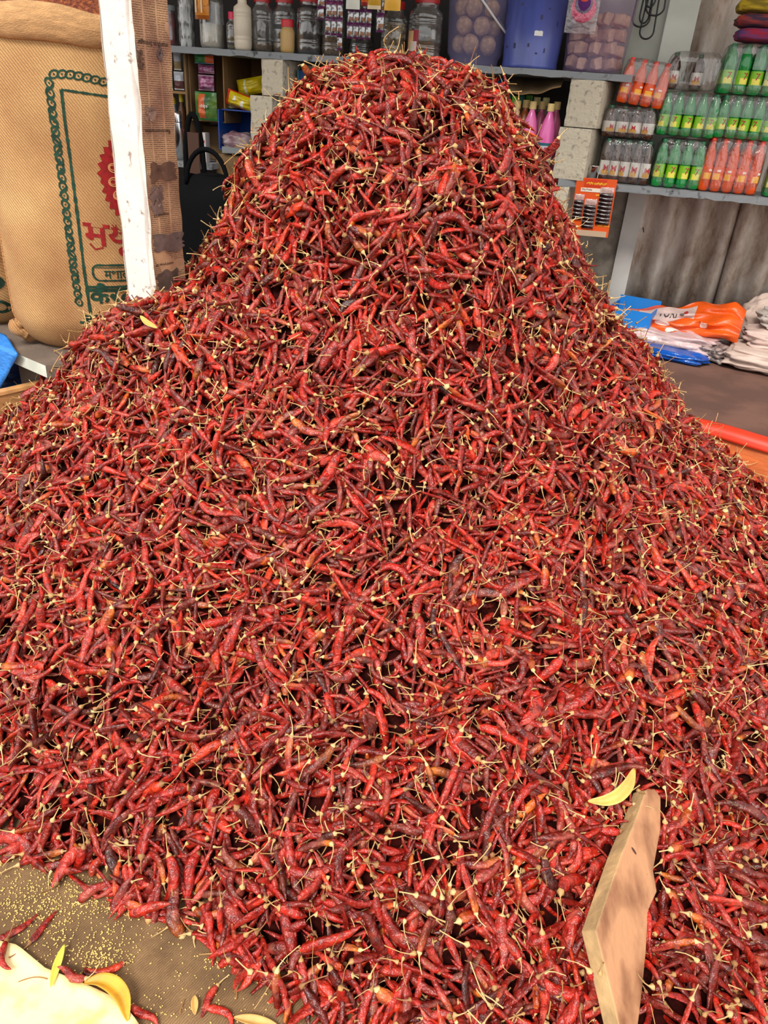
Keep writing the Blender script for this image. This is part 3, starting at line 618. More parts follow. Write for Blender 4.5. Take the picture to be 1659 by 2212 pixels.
def pgrid(o, d, nx):
    def fn(a, c):
        z = PH * c; k = .004 * wob((a * 3, 1, z * 9), 1.3, 3) * (1 if 0 < a < 1 else 1.6); cr_ = .012 * max(0, 1 - min(a, 1 - a) / .16) ** 2
        nrm = np.cross(d, [0, 0, 1]); nrm /= np.linalg.norm(nrm); return tuple(o + d * a * PS + nrm * (k - cr_) + np.array([0, 0, z]))
    g.grid(fn, nx, NZ)
pgrid(ew * PS, -ew, 8); pgrid(np.zeros(3), en, 8); pgrid(en * PS, ew, 4); pgrid(en * PS + ew * PS, -en, 4)
build('post_shaft', g, WHITE, post, smooth=True)
# newsprint
m, n, l, b = nt('newsprint')
tc = n.new('ShaderNodeTexCoord'); sp = n.new('ShaderNodeSeparateXYZ'); l.new(tc.outputs['Object'], sp.inputs[0])
def M(op, a, b_=None, c_=None):
    k = n.new('ShaderNodeMath'); k.operation = op
    for i, q in enumerate((a, b_, c_)):
        if q is None: continue
        if isinstance(q, (int, float)): k.inputs[i].default_value = q
        else: l.new(q, k.inputs[i])
    return k.outputs[0]
line = M('LESS_THAN', M('FRACT', M('MULTIPLY', sp.outputs['Z'], 185)), .52)
colm = M('LESS_THAN', M('FRACT', M('ADD', M('MULTIPLY', sp.outputs['X'], 21), .12)), .88)
wd = n.new('ShaderNodeTexNoise'); wd.inputs['Scale'].default_value = 1; mp = n.new('ShaderNodeMapping'); mp.inputs['Scale'].default_value = (420, 1, 185); l.new(tc.outputs['Object'], mp.inputs[0]); l.new(mp.outputs[0], wd.inputs['Vector'])
word = M('GREATER_THAN', wd.outputs['Fac'], .42)
blk = n.new('ShaderNodeTexNoise'); blk.inputs['Scale'].default_value = 1; mp = n.new('ShaderNodeMapping'); mp.inputs['Scale'].default_value = (5, 1, 7); l.new(tc.outputs['Object'], mp.inputs[0]); l.new(mp.outputs[0], blk.inputs['Vector'])
ink = M('MULTIPLY', M('MULTIPLY', line, colm), M('MULTIPLY', word, M('GREATER_THAN', blk.outputs['Fac'], .38)))
st = n.new('ShaderNodeTexNoise'); st.inputs['Scale'].default_value = 9; st.inputs['Detail'].default_value = 6; l.new(tc.outputs['Object'], st.inputs['Vector'])
cr = n.new('ShaderNodeValToRGB'); e = cr.color_ramp.elements; e[0].position = .33; e[1].position = .62; e[0].color = (*srgb(146, 104, 84), 1); e[1].color = (*srgb(206, 164, 124), 1); l.new(st.outputs['Fac'], cr.inputs[0])
mx = n.new('ShaderNodeMix'); mx.data_type = 'RGBA'; l.new(M('MULTIPLY', ink, .72), mx.inputs[0]); l.new(cr.outputs[0], mx.inputs[6]); mx.inputs[7].default_value = (*srgb(74, 50, 38), 1); l.new(mx.outputs[2], b.inputs['Base Color']); b.inputs['Roughness'].default_value = .9
NEWS = m
nrm = np.cross(en, [0, 0, 1]); nrm /= np.linalg.norm(nrm); ang = math.atan2(en[1], en[0])
def news_pt(x, z, off=.004): return (x, -off + .0015 * math.sin(x * 90 + z * 11), z)
g = G(); g.grid(lambda a, c: news_pt((.006 + .122 * a) + (.004 * wob((0, c * 30, 0), 1.5, 2) if a < .05 or a > .95 else 0), .4 + 2.3 * c, .006), 10, 120)
nw = build('newspaper', g, NEWS, post, smooth=True, rot=(0, 0, ang))
INK = flat(srgb(58, 40, 32), .9)
def headline(body, z, h, x=.012):
    V, Fc, d = text2d(body, h); k = .106 / max(d[0], .106); g = G()
    g.add([news_pt(x + (d[0] - p[0]) * k, z + (d[1] - p[1]), .0085) for p in V], Fc); build('headline', g, INK, nw)
def post_z(py): return PC[2] + (lambda r: EYE + r[2] / math.hypot(r[0], r[1]) * (np.linalg.norm(PC[:2]) + .04))(ray(345, py))
headline('march in Srinagar', post_z(102), .016); headline('Reconstruction', post_z(288), .011); headline('reopened 17', post_z(466), .011, .02); headline('countrymen 50', post_z(572), .011)
def patch(y0, y1, x0, x1, col, nm):
    g = G(); za, zb = post_z(y1), post_z(y0); g.grid(lambda a, c: news_pt(x0 + (x1 - x0) * a + .011 * wob((a, c * 3.3, y0), 2, 5), za + (zb - za) * c + .012 * wob((a * 3, c, y0), 2, 6), .0078), 12, 12)
    build(nm, g, pm('scrap', col, .9, var=.35, scale=40), nw, smooth=True)
patch(352, 392, .02, .12, srgb(112, 80, 64), 'printed_photo'); patch(500, 540, .008, .126, srgb(120, 98, 92), 'torn_layer'); patch(398, 460, .01, .06, srgb(130, 104, 96), 'torn_layer'); patch(96, 130, .078, .096, srgb(120, 98, 96), 'torn_layer'); patch(580, 620, .01, .1, srgb(104, 84, 74), 'printed_photo'); patch(235, 262, .02, .06, srgb(150, 120, 106), 'torn_layer'); patch(110, 150, .006, .024, srgb(112, 82, 64), 'printed_photo')

# --- blue sheet, blue bag, board, at the left edge
BLUE = pm('blue_tarp', srgb(46, 134, 226), .45, var=.25, scale=30, bump=.3, bscale=50, stretch=(1, 1, 3))
BL = np.array(bl.location); fo = np.array([pr_[0], pr_[1], 0]) * -1.0                     # outward from the slab's pale face
def on_face(px, py): r = ray(px, py); q = BL + fo * .016; return CAM + ((q - CAM) @ fo) / (r @ fo) * r
Rr = [onz(14, 727, BZ + .016), on_face(47, 777), on_face(2, 843)]; Rr[1][2] = BZ + .012; Lr = [p + ed * .34 for p in Rr]; Lr[1][2] = BZ + .014; c0 = Rr[0].copy()
def tp(a, c):
    k = 0 if c < .4 else 1; f_ = c / .4 if k == 0 else (c - .4) / .6
    return tuple((Lr[k] * (1 - f_) + Lr[k + 1] * f_) * (1 - a) + (Rr[k] * (1 - f_) + Rr[k + 1] * f_) * a - c0 + fo * (.006 + .012 * abs(wob((a * 3, c * 3, 0), 2))) * min(1, c * 2) + np.array([0, 0, .004 * (1 - c)]))
g = G(); g.grid(tp, 16, 20)
o = build('blue_tarpaulin', g, BLUE, None, smooth=True, loc=c0, solid=.003); tag(o, 'bright blue plastic tarpaulin corner hanging beside the jute sack', 'tarpaulin')
def blob(w, d, h, n1=40, n2=22, amp=.14, seed=0, flat_top=.7, exp=.55, sk=None):
    def fn(a, c):
        th = 2 * PI * a; ph = PI * (c - .5); ce = lambda v, e: math.copysign(abs(v) ** e, v)
        x, y, z = ce(math.cos(ph), exp) * ce(math.cos(th), exp), ce(math.cos(ph), exp) * ce(math.sin(th), exp), ce(math.sin(ph), flat_top)
        k = 1 + amp * wob((x * 1.4, y * 1.4, z * 1.4), 2.4, seed) + amp * .45 * wob((x, y, z), 7.5, seed + 1)
        return (w / 2 * x * k, d / 2 * y * k, max(0, h / 2 + h / 2 * z * k))
    return G().grid(fn, n1, n2)
pb = ony(40, 815, 2.42)
o = build('blue_bag', blob(.36, .3, .16, seed=4), pm('dark_blue_plastic', srgb(24, 62, 120), .4, bump=.3), None, smooth=True, loc=(pb[0] - .05, pb[1] + .30, .39)); tag(o, 'crumpled dark blue plastic bag in the shade under the stone bench', 'bag')
g = G(); g.box((0, 0, .195), (.5, .4, .39)); o = build('wooden_crate', g, flat(srgb(70, 50, 36), .9), None, loc=(pb[0] - .05, pb[1] + .32, 0), bevel=.006); tag(o, 'dark wooden crate in the shade under the stone bench', 'crate')
pa, pb_ = ony(-160, 884, 2.30), ony(100, 824, 2.50); d = pb_ - pa; L_ = math.hypot(d[0], d[1]); 
WOOD = pm('board_wood', srgb(176, 124, 72), .75, var=.3, scale=10, stretch=(2, 2, 14), bump=.2)
bd = thing('side_board', 'brown wooden board standing on edge at the far left of the heap', 'board', (pa[0], pa[1], 0), math.atan2(d[1], d[0]))
za, zb = pa[2], pb_[2]
g = G(); g.prism([(0, 0, 0), (L_, 0, 0), (L_, 0, zb - .012), (0, 0, za - .012)], np.array([0, .028, 0])); build('plank', g, WOOD, bd, bevel=.002)
g = G(); g.prism([(0, -.004, za - .012), (L_, -.004, zb - .012), (L_, -.004, zb), (0, -.004, za)], np.array([0, .036, 0])); build('top_rail', g, pm('worn_wood', srgb(206, 150, 92), .7, var=.3, scale=18), bd)

# ================================================================== SHELVES
SLATE = pm('shelf_stone', srgb(134, 138, 142), .75, col2=srgb(58, 58, 60), scale=22, lo=.30, hi=.42, bump=.2, bscale=40)
Z1, Z2, Z3 = 1.707, 1.272, 1.188
def slab(name, label, u0, u1, v0, v1, z, t):
    c = w2((u0 + u1) / 2, (v0 + v1) / 2, z - t); w, d = u1 - u0, v1 - v0; g = G(); r = random.Random(int(z * 1000))
    n_ = int(w / .035)
    def fr(a, c_): return (-w / 2 + w * a, -d / 2 + .003 * r.random() * (c_ < .5), t * c_ + (.006 * r.random() ** 3 if c_ < .5 else -.002 * r.random()))
    g.grid(fr, n_, 1); g.add([(-w / 2, -d / 2 + .002, t - .001), (w / 2, -d / 2 + .002, t - .001), (w / 2, d / 2, t), (-w / 2, d / 2, t)], [(0, 1, 2, 3)])
    g.add([(-w / 2, -d / 2 + .001, .003), (w / 2, -d / 2 + .001, .003), (w / 2, d / 2, .003), (-w / 2, d / 2, .003)], [(3, 2, 1, 0)])
    for x in (-w / 2, w / 2): g.add([(x, -d / 2, .003), (x, d / 2, .003), (x, d / 2, t), (x, -d / 2, t)], [(0, 1, 2, 3)])
    o = build(name, g, SLATE, None, loc=c, rot=(0, 0, YAW)); return tag(o, label, 'shelf')
uR1 = wall(1368, 160)[0]
slab('stone_shelf', 'long grey stone shelf carrying the jars and buckets', -1.75, uR1, 0, .42, Z1, .03)
slab('stone_shelf', 'grey stone shelf with chipped edge carrying the soft drink packs', wall(1206, 390)[0], 2.6, 0, .36, Z2, .032)
slab('stone_shelf', 'short lower stone shelf by the steel flask, left of the heap', -1.75, wall(458, 365)[0], 0, .4, Z3, .03)
slab('stone_shelf', 'low stone shelf behind the heap that carries the pink bottles', wall(470, 365)[0], wall(1200, 390)[0], .06, .55, Z2, .03)
BLOCK = pm('cement_block', srgb(196, 186, 166), .9, col2=srgb(140, 132, 118), scale=45, lo=.3, hi=.45, bump=.5, bscale=60)
def block(label, px0, px1, z0, z1, depth, rz, v=0.01, tilt=0):
    ym = 270; u0 = wall(px0, ym, v)[0]; u1 = wall(px1, ym, v)[0]; w = (u1 - u0) / math.cos(rz - YAW); g = G(); r = random.Random(int(px0 + z0 * 100))
    h = z1 - z0
    for (ax, sg) in ((0, -1), (0, 1), (1, -1), (1, 1), (2, -1), (2, 1)):
        def fn(a, c, ax=ax, sg=sg):
            q = [0, 0, 0]; d = [w, depth, h]; o = [i for i in range(3) if i != ax]; q[ax] = sg * d[ax] / 2; q[o[0]] = d[o[0]] * (a - .5); q[o[1]] = d[o[1]] * (c - .5)
            e_ = sum(abs(abs(q[i]) - d[i] / 2) < 1e-6 for i in range(3)); k = (.0035 + .0025 * wob(q, 60, 1)) if e_ > 1 else 0
            q = [q[i] - (math.copysign(k, q[i]) if abs(abs(q[i]) - d[i] / 2) < 1e-6 and i < 2 else 0) for i in range(3)]
            return (q[0] + w / 2, q[1] + depth / 2, q[2] + h / 2)
        g.grid(fn, 8, 8)
    o = build('cement_block', g, BLOCK, None, loc=w2(u0, v, z0), rot=(0, 0, rz)); return tag(o, label, 'block', 'cement blocks holding up the shelves')
zm = wall(1250, 276)[1]
block('upper cement block of the pillar between pink bottles and drink packs', 1216, 1290, zm + .002, Z1 - .03, .26, math.radians(-25))
block('middle cement block of the pillar, just left of the steel tumbler', 1208, 1282, Z2, zm - .002, .26, math.radians(-25))
block('lowest cement block of the pillar, under the shelf edge beside the dry fruit card', 1205, 1255, Z2 - .262, Z2 - .032, .26, math.radians(-20))
zm2 = wall(590, 208)[1]
block('cement block with rounded corners under the jar shelf, above another block', 565, 613, zm2 + .002, Z1 - .03, .2, math.radians(-18))
block('cement block half hidden by chillies, lower of the two at the heap top', 540, 590, Z2 + .02, zm2 - .002, .2, math.radians(-18))

# ------------------------------------------------------------------ jars
def pxscale(u, v, z): return proj(w2(u, v, z))[2] / F_PX
CLEAR = film('clear_plastic', (.93, .94, .93), .10, .42, .05, bump=.14, bscale=22, stretch=(3, 3, .6))
MILKY = pm('milky_plastic', srgb(226, 214, 192), .3, alpha=.85, bump=.2, bscale=20)
CAPR = pm('red_cap', srgb(170, 34, 38), .4); CAPP = pm('pink_cap', srgb(214, 50, 88), .4)
def jar(label, pxc, wpx, h, fill=None, level=.7, cap=CAPR, shell=CLEAR, name='plastic_jar', capk=.72, neck=.70, ribs=True, lab=None, v=None, labtxt=None, cap_h=.03, group=None):
    u = wall(pxc, 90, .08)[0]; R = wpx / 2 * pxscale(u, .08, 1.8); vv = R + .03 if v is None else v
    u = wall(pxc, 90, vv)[0]
    t = thing(name, label, 'jar', w2(u, vv, Z1 + .0005), YAW, group)
    def prof(k, hh):
        P = [(.01, 0), (R * .86 * k, 0), (R * .97 * k, .012), (R * k, .03)]
        zs = [.18, .32, .5, .62]
        if ribs:
            for q in (.2, .28, .66, .72): P += [(R * k, hh * (q - .015)), (R * .955 * k, hh * q), (R * k, hh * (q + .015))]
        P += [(R * k, hh * .78), (R * .94 * k, hh * .86), (R * neck * k, hh * .93), (R * neck * k, hh)]
        return P
    g = G().lathe(prof(1, h - cap_h), 32); build('jar_body', g, shell, t, smooth=True)
    if fill:
        hh = h - cap_h; F_ = [(r * .96, z + .002) for r, z in prof(1, hh) if z < hh * level]; F_ += [(F_[-1][0], hh * level), (.002, hh * level + .006)]
        build('contents', G().lathe(F_, 28), fill, t, smooth=True)
    if cap:
        rc = R * capk; c_ = build('cap', G().lathe([(rc, h - cap_h), (rc, h - .004), (rc * .95, h), (.001, h)], 40, flute=lambda a, z: 1 + .012 * math.cos(40 * a)), cap, t, smooth=True)
    if lab:
        for (z0, z1, a0, a1, mt) in lab: build('label', G().lathe([(R * 1.012, h * z0), (R * 1.012, h * z1)], 14, a0=-PI / 2 + a0, a1=-PI / 2 + a1), mt, t, smooth=True)
    return t, R, h
SUGAR = pm('white_sugar', srgb(206, 198, 184), .8, var=.2, scale=30); SPICE = pm('brown_spice', srgb(120, 92, 60), .85, var=.5, scale=90); DARKC = pm('dark_sweets', srgb(38, 30, 28), .5, var=.5, scale=60)
REDC = pm('red_sweets', srgb(142, 22, 34), .35, var=.5, scale=28, bump=.8, bscale=30); SNACK = pm('pale_snack', srgb(176, 150, 104), .7, col2=srgb(78, 60, 38), scale=55, bump=.8, bscale=70)
MUST = pm('mustard_paste', srgb(206, 158, 78), .4, var=.15, scale=12); HERB = pm('dull_herb', srgb(124, 116, 78), .8, var=.5, scale=80)
GREYC = pm('grey_band_cap', srgb(130, 132, 134), .4)
jar('squat jar of dark red sweets with a grey lid beside the newspaper post', 362, 42, .17, REDC, .95, GREYC, ribs=False, neck=.94, capk=.97, cap_h=.022)
# stack of glasses in a clear sleeve
def glass_sleeve():
    u = wall(403, 60, .08)[0]; t = thing('tumbler_stack', 'tall stack of clear tumblers in a plastic sleeve beside the jar of red sweets', 'tumblers', w2(u, .08, Z1), YAW); R = 17 * pxscale(u, .08, 1.8)
    GL = film('thick_clear', (.80, .86, .84), .12, .6, .2, bump=.8, bscale=18, stretch=(6, 6, .6))
    for k in range(3):
        g = G().lathe([(.002, 0), (R * .82, 0), (R * .95, .10), (R * .90, .10), (R * .78, .008)], 20, c=(0, 0, k * .062)); build('tumbler', g, GL, t, smooth=True)
    g = G(); g.grid(lambda a, c: ((R + .004 * wob((math.cos(6.28 * a) * 2, math.sin(6.28 * a) * 2, c * 6), 2)) * math.cos(2 * PI * a), (R + .004 * wob((math.cos(6.28 * a) * 2, math.sin(6.28 * a) * 2, c * 6), 2)) * math.sin(2 * PI * a), .26 * c), 30, 20); build('sleeve', g, CLEAR, t, smooth=True)
glass_sleeve()
jar('clear bottle half full of white powder, its sides pressed in waves', 459, 54, .27, SUGAR, .42, flat(srgb(230, 230, 228), .4), ribs=False, name='plastic_bottle', neck=.4, capk=.42)
jar('narrow ribbed jar with a pink cap and dull green herb', 502, 24, .155, HERB, .45, CAPP, neck=.6, capk=.62)
jar('milky white bottle standing before the clear red capped jar', 525, 38, .235, None, .5, None, MILKY, name='plastic_bottle', neck=.5, v=.06)
jar('big clear jar with a red cap and some brown spice at the bottom', 567, 50, .235, SPICE, .18, CAPR, v=.14)
jar('clear ribbed jar with a red cap behind the small mustard bottle', 614, 52, .24, SPICE, .22, CAPR, v=.17, lab=[(.42, .50, -.6, .5, flat(srgb(60, 60, 58), .6))])
jar('small bottle of mustard yellow paste with a bright red cap', 621, 31, .135, MUST, .9, pm('bright_red_cap', srgb(196, 30, 44), .4), pm('frosted', srgb(214, 180, 120), .3, alpha=.6), name='plastic_bottle', neck=.8, capk=.86, ribs=False, v=.045)
jar('black looking jar full of dark sweets with a red cap', 667, 53, .24, DARKC, .93, CAPR)
jar('clear jar of brown powder half covered by silver sachet strips', 719, 53, .22, SPICE, .42, CAPR, v=.13)
jar('dark jar standing behind the hanging purple and silver sachets', 780, 56, .24, DARKC, .9, CAPR, v=.17)
jar('jar of pale crinkled snack sticks behind the top of the heap', 850, 58, .235, SNACK, .72, CAPR, v=.13)
J1, JR, JH = jar('large jar with a red cap and a red and cream label beside the buckets', 917, 74, .26, SPICE, .35, CAPR, lab=[(.14, .47, -1.05, -.15, flat(srgb(146, 26, 40), .5)), (.16, .46, -.98, -.5, flat(srgb(206, 176, 120), .5)), (.15, .30, -.72, -.25, flat(srgb(206, 200, 204), .5))])

# ------------------------------------------------------------------ sachets and packets hanging above the jars
def pillow(w, h, t, nx=6, ny=8, seal=.08, cr_=.15, seed=0, mid=None):
    g = G()
    for sg in (-1, 1):
        def fn(a, c, sg=sg):
            x, z = w * (a - .5), h * c; k = max(0, 1 - abs(2 * a - 1) ** 3) * max(0, 1 - (abs(2 * c - 1) / (1 - seal)) ** 4 if abs(2 * c - 1) < 1 - seal else 0)
            return (x * (1 - .04 * k), sg * t / 2 * (k + .03) * (1 + cr_ * wob((x / w * 3, sg, z / h * 3), 3, seed)), z)
        g.grid(fn, nx, ny, mf=lambda a, c: (1 if abs(2 * c - 1) > 1 - seal * 1.6 else (mid(a, c) if mid else 0)))
    return g
SILV = pm('silver_foil', srgb(176, 176, 178), .22, metal=.75, col2=srgb(48, 40, 44), scale=70, lo=.38, hi=.52, bump=.5, bscale=60); PURP = flat(srgb(92, 30, 82), .35)
rail_z = 2.2
ua, ub = wall(640, 0, -.05)[0], wall(900, 0, -.05)[0]
g = G().tube([w2(ua - .6, -.05, rail_z), w2(ub + .6, -.05, rail_z)], .009, 8); o = build('hanging_rail', g, flat(srgb(120, 110, 96), .5, .6), None, smooth=True); tag(o, 'thin metal rod above the jars that the sachet strips hang from', 'rod')
for s_ in (-.6, .0, .6): pass
sm = None
def strip_of(label, px, py_bot, cols, rows, wpx, hpx, v=-.05, dx=0):
    u, z = wall(px, py_bot, v); s = pxscale(u, v, z); w = wpx * s; h = (wall(px, py_bot - hpx, v)[1] - z)
    t = thing('sachet_strip', label, 'sachets', w2(u, v, z), YAW, 'sachet strips hanging above the jars')
    nr = int(math.ceil((rail_z - z) / h)) if rows is None else rows
    base = pillow(w * .96, h * .97, .012, mid=lambda a, c: 2 if (c > .3 and c < .55 and a > .3) else 0, seed=px)
    me = None
    for r in range(nr):
        for c in range(cols):
            if me is None: o = build('sachet', base, [SILV, PURP, flat(srgb(140, 92, 62), .35)], t, smooth=True); me = o.data
            else: o = bpy.data.objects.new('sachet', me); COL.objects.link(o); o.parent = t
            o.location = ((c - (cols - 1) / 2) * w, .004 * ((c + r) % 2), r * h); o.rotation_euler = (0, .03 * ((c * 7 + r * 3) % 5 - 2) / 2, .12 * ((c * 5 + r) % 3 - 1))
    zt = nr * h
    if z + zt < rail_z: build('string', G().tube([(0, 0, zt - .004), (0, 0, rail_z - z)], .0012, 5), flat(srgb(180, 170, 150), .8), t)
strip_of('strip of black and silver sachets hanging before the dark sweets jar', 692, 42, 1, 3, 17, 26)
strip_of('three wide strip of purple edged silver sachets hanging before the brown powder jar', 720, 76, 3, None, 13, 35)
strip_of('short purple edged sachet strip hanging lowest, before the brown powder jar', 733, 108, 1, 1, 13, 32, v=-.03)
strip_of('four wide strip of purple edged silver sachets before the dark jar', 774, 84, 4, None, 13.5, 31)
strip_of('single file of purple edged sachets hanging by the snack jar', 820, 70, 1, None, 18, 38)
def hang_packet(label, px, py_bot, wpx, h, cols, v=-.075, seed=0, extra=None, name='snack_packet'):
    u, z = wall(px, py_bot, v); w = wpx * pxscale(u, v, z); t = thing(name, label, 'packet', w2(u, v, z), YAW)
    build('pouch', pillow(w, h, .03, 8, 10, seed=seed, mid=lambda a, c: (2 if c < .35 else 0)), cols, t, smooth=True)
    build('string', G().tube([(0, 0, h - .005), (0, (-.05 - v), rail_z - z)], .0012, 5), flat(srgb(180, 170, 150), .8), t)
    if extra: extra(t, w, h)
    return t
Y1, O1, W1 = flat(srgb(232, 178, 70), .35), flat(srgb(206, 92, 36), .35), flat(srgb(220, 222, 210), .35)
hang_packet('white packet with a round green badge hanging above the sachets', 762, 20, 31, .15, [W1, W1, W1], seed=1, extra=lambda t, w, h: build('badge', G().lathe([(.012, 0), (.001, 0)], 16), flat(srgb(120, 120, 60), .5), t, loc=(0, -.0185, h * .33), rot=(PI / 2, 0, 0)))
hang_packet('small orange packet with red edge hanging between white and yellow packets', 787, 12, 15, .12, [flat(srgb(206, 110, 60), .35), flat(srgb(140, 40, 40), .4), O1], seed=2)
hang_packet('yellow and orange snack packet hanging above the snack jar, left one', 808, 20, 30, .14, [Y1, flat(srgb(230, 210, 170), .4), flat(srgb(196, 150, 40), .35)], seed=3)
hang_packet('yellow and orange snack packet hanging rightmost above the snack jar', 847, 23, 36, .15, [flat(srgb(214, 130, 50), .35), Y1, Y1], seed=4)
hang_packet('orange foil packet with pale stripes hanging beside the stacked tumblers', 437, 42, 33, .17, [pm('orange_foil', srgb(190, 116, 26), .25, metal=.3, bump=.5, bscale=40), flat(srgb(150, 80, 20), .3), flat(srgb(206, 130, 40), .3)], v=-.02, seed=6,
            extra=lambda t, w, h: [build('stripe', G().box((x * w, -.0185, h * .45), (w * .1, .001, h * .6)), flat(srgb(214, 200, 170), .4), t) for x in (-.3, .1)])

# ------------------------------------------------------------------ buckets
LAV = pm('lavender_plastic', srgb(166, 158, 206), .3, alpha=.27, spec=.6, bump=.15, bscale=6, stretch=(3, 3, .6)); BLUB = pm('blue_bucket', srgb(84, 98, 176), .32, var=.25, scale=5, stretch=(4, 4, .6), spec=.6); MAUVE = pm('mauve_plastic', srgb(150, 124, 160), .35, alpha=.34, spec=.5, bump=.15, bscale=6, stretch=(3, 3, .6))
def bucket(label, px0, px1, pyb, mat, step=False):
    pc = (px0 + px1) / 2; u = wall(pc, pyb, .15)[0]; R = (px1 - px0) / 2 * pxscale(u, .05, 1.72); v = R + .035; u = wall(pc, pyb - 20, v)[0]; R = (px1 - px0) / 2 * pxscale(u, v - R * .3, 1.72)
    t = thing('bucket', label, 'bucket', w2(u, v, Z1 + .0005), YAW, 'plastic buckets on the jar shelf')
    Rt = R * 1.12; h = .31
    P = [(.005, .002), (R * (.86 if step else .97), 0), (R * (.88 if step else 1.0), .008)]
    P += [(R * .90, .03), (R, .045)] if step else [(R * 1.0, .018), (R * .985, .022)]
    P += [(Rt, h - .02), (Rt * 1.05, h - .018), (Rt * 1.05, h), (Rt * .99, h)]
    build('bucket_body', G().lathe(P, 48), mat, t, smooth=True)
    hd = [(Rt * 1.02 * math.sin(a), -Rt * 1.06 * math.cos(a), h - .03 - .15 * math.sin(a)) for a in np.linspace(0, PI, 24)]
    return t, u, v, R, hd
b1, u1_, v1_, R1_, hd = bucket('translucent lavender bucket full of round brown coconuts', 966, 1083, 137, LAV, True)
build('handle', G().tube(hd, .005, 8), flat(srgb(206, 204, 206), .4), b1, smooth=True)
COCO = pm('dry_coconut', srgb(206, 168, 130), .9, var=.45, scale=40, bump=.6, bscale=70)
r = random.Random(5)
def copra(i, x, y, z, R):
    g = G(); g.grid(lambda a, c: tuple(np.array([math.cos(2 * PI * a) * math.sin(PI * c), math.sin(2 * PI * a) * math.sin(PI * c), math.cos(PI * c)]) * R * (1 + .05 * wob((math.cos(2 * PI * a) * math.sin(PI * c), math.sin(2 * PI * a) * math.sin(PI * c), math.cos(PI * c)), 3, i))), 16, 10)
    o = build('coconut', g, COCO, None, smooth=True, loc=w2(u1_, v1_, Z1 + z) + x * UU + y * VV); tag(o, 'round brown dry coconut inside the translucent lavender bucket', 'coconut', 'coconuts in the lavender bucket')
k = 0
for z in (.085, .155, .225):
    for i in range(5):
        a = i * 2 * PI / 5 + z * 9; copra(k, R1_ * .56 * math.cos(a), R1_ * .56 * math.sin(a), z, .0385); k += 1
b2, u2_, v2_, R2_, _ = bucket('blue bucket with a small white sticker, middle one of three', 1086, 1205, 147, BLUB)
h = .31
build('sticker', G().lathe([(R2_ * 1.055, .125), (R2_ * 1.045, .145)], 4, a0=-PI / 2 + .12, a1=-PI / 2 + .40), flat(srgb(226, 226, 222), .5), b2)
for i in range(9):
    a = -PI / 2 + r.uniform(-1, 1); z = r.uniform(.03, .24); rr = R2_ * (.99 + .12 * z / .3); build('scuff', G().lathe([(rr * 1.004 + .001, z), (rr * 1.006 + .001, z + r.uniform(.006, .02))], 3, a0=a, a1=a + r.uniform(.03, .08)), flat(srgb(44, 44, 84), .6), b2)
b3, u3_, v3_, R3_, _ = bucket('mauve translucent bucket of pale jaggery lumps with a pink toy hung before it', 1219, 1346, 152, MAUVE)
JAG = pm('jaggery', srgb(232, 190, 160), .8, var=.3, scale=30, bump=.4)
jb = None
for i in range(46):
    lay_, q = divmod(i, 12); a = q * 2 * PI / 9 + lay_ * .5; rr = R3_ * (.76 if q < 9 else .3); g = None
    if jb is None: jb = build('jaggery_lump', G().box((0, 0, 0), (.046, .040, .042), jit=.012, rnd=r), JAG, None, bevel=.006); o = jb
    else: o = jb.copy(); COL.objects.link(o)
    o.location = w2(u3_, v3_, Z1 + .035 + lay_ * .056 + r.uniform(0, .008)) + rr * math.cos(a) * UU + rr * math.sin(a) * VV; o.rotation_euler = (r.uniform(-.3, .3), r.uniform(-.3, .3), a + r.uniform(-.3, .3)); tag(o, 'pale brown jaggery lump inside the mauve translucent bucket', 'jaggery', 'jaggery lumps in the mauve bucket')
# pink toy in a bag
u, z = wall(1256, 46, -.02); t = thing('toy_packet', 'bright pink and purple fluffy toy in a clear bag hung before the mauve bucket', 'toy', w2(u, -.02, z), YAW)
s = pxscale(u, 0, z); PINK = pm('pink_fluff', srgb(244, 70, 124), .8, bump=.8, bscale=160)
def disc(R, d, y, zc, mat, nm): return build(nm, G().grid(lambda a, c: (R * math.sin(PI / 2 * c) * math.cos(2 * PI * a) * (1 + .03 * math.cos(24 * 2 * PI * a) * c), y - d * math.cos(PI / 2 * c), zc + R * math.sin(PI / 2 * c) * math.sin(2 * PI * a)), 48, 8), mat, t, smooth=True)
disc(26 * s, .022, -.005, .045, PINK, 'pink_ruff'); disc(18 * s, .016, -.022, .06, pm('purple_fluff', srgb(84, 26, 104), .8, bump=.6, bscale=150), 'purple_centre'); disc(11 * s, .014, -.032, .085, flat(srgb(232, 92, 78), .6), 'coral_face')
build('clear_bag', pillow(66 * s, .25, .03, 10, 14, seed=3), [film('cellophane', (.95, .93, .95), .12, .3, .06, bump=.6, bscale=40)] * 2, t, smooth=True, loc=(0, -.018, -.045))
build('string', G().tube([(0, -.01, .2), (0, 0, rail_z - z)], .0012, 5), flat(srgb(180, 170, 150), .8), t)

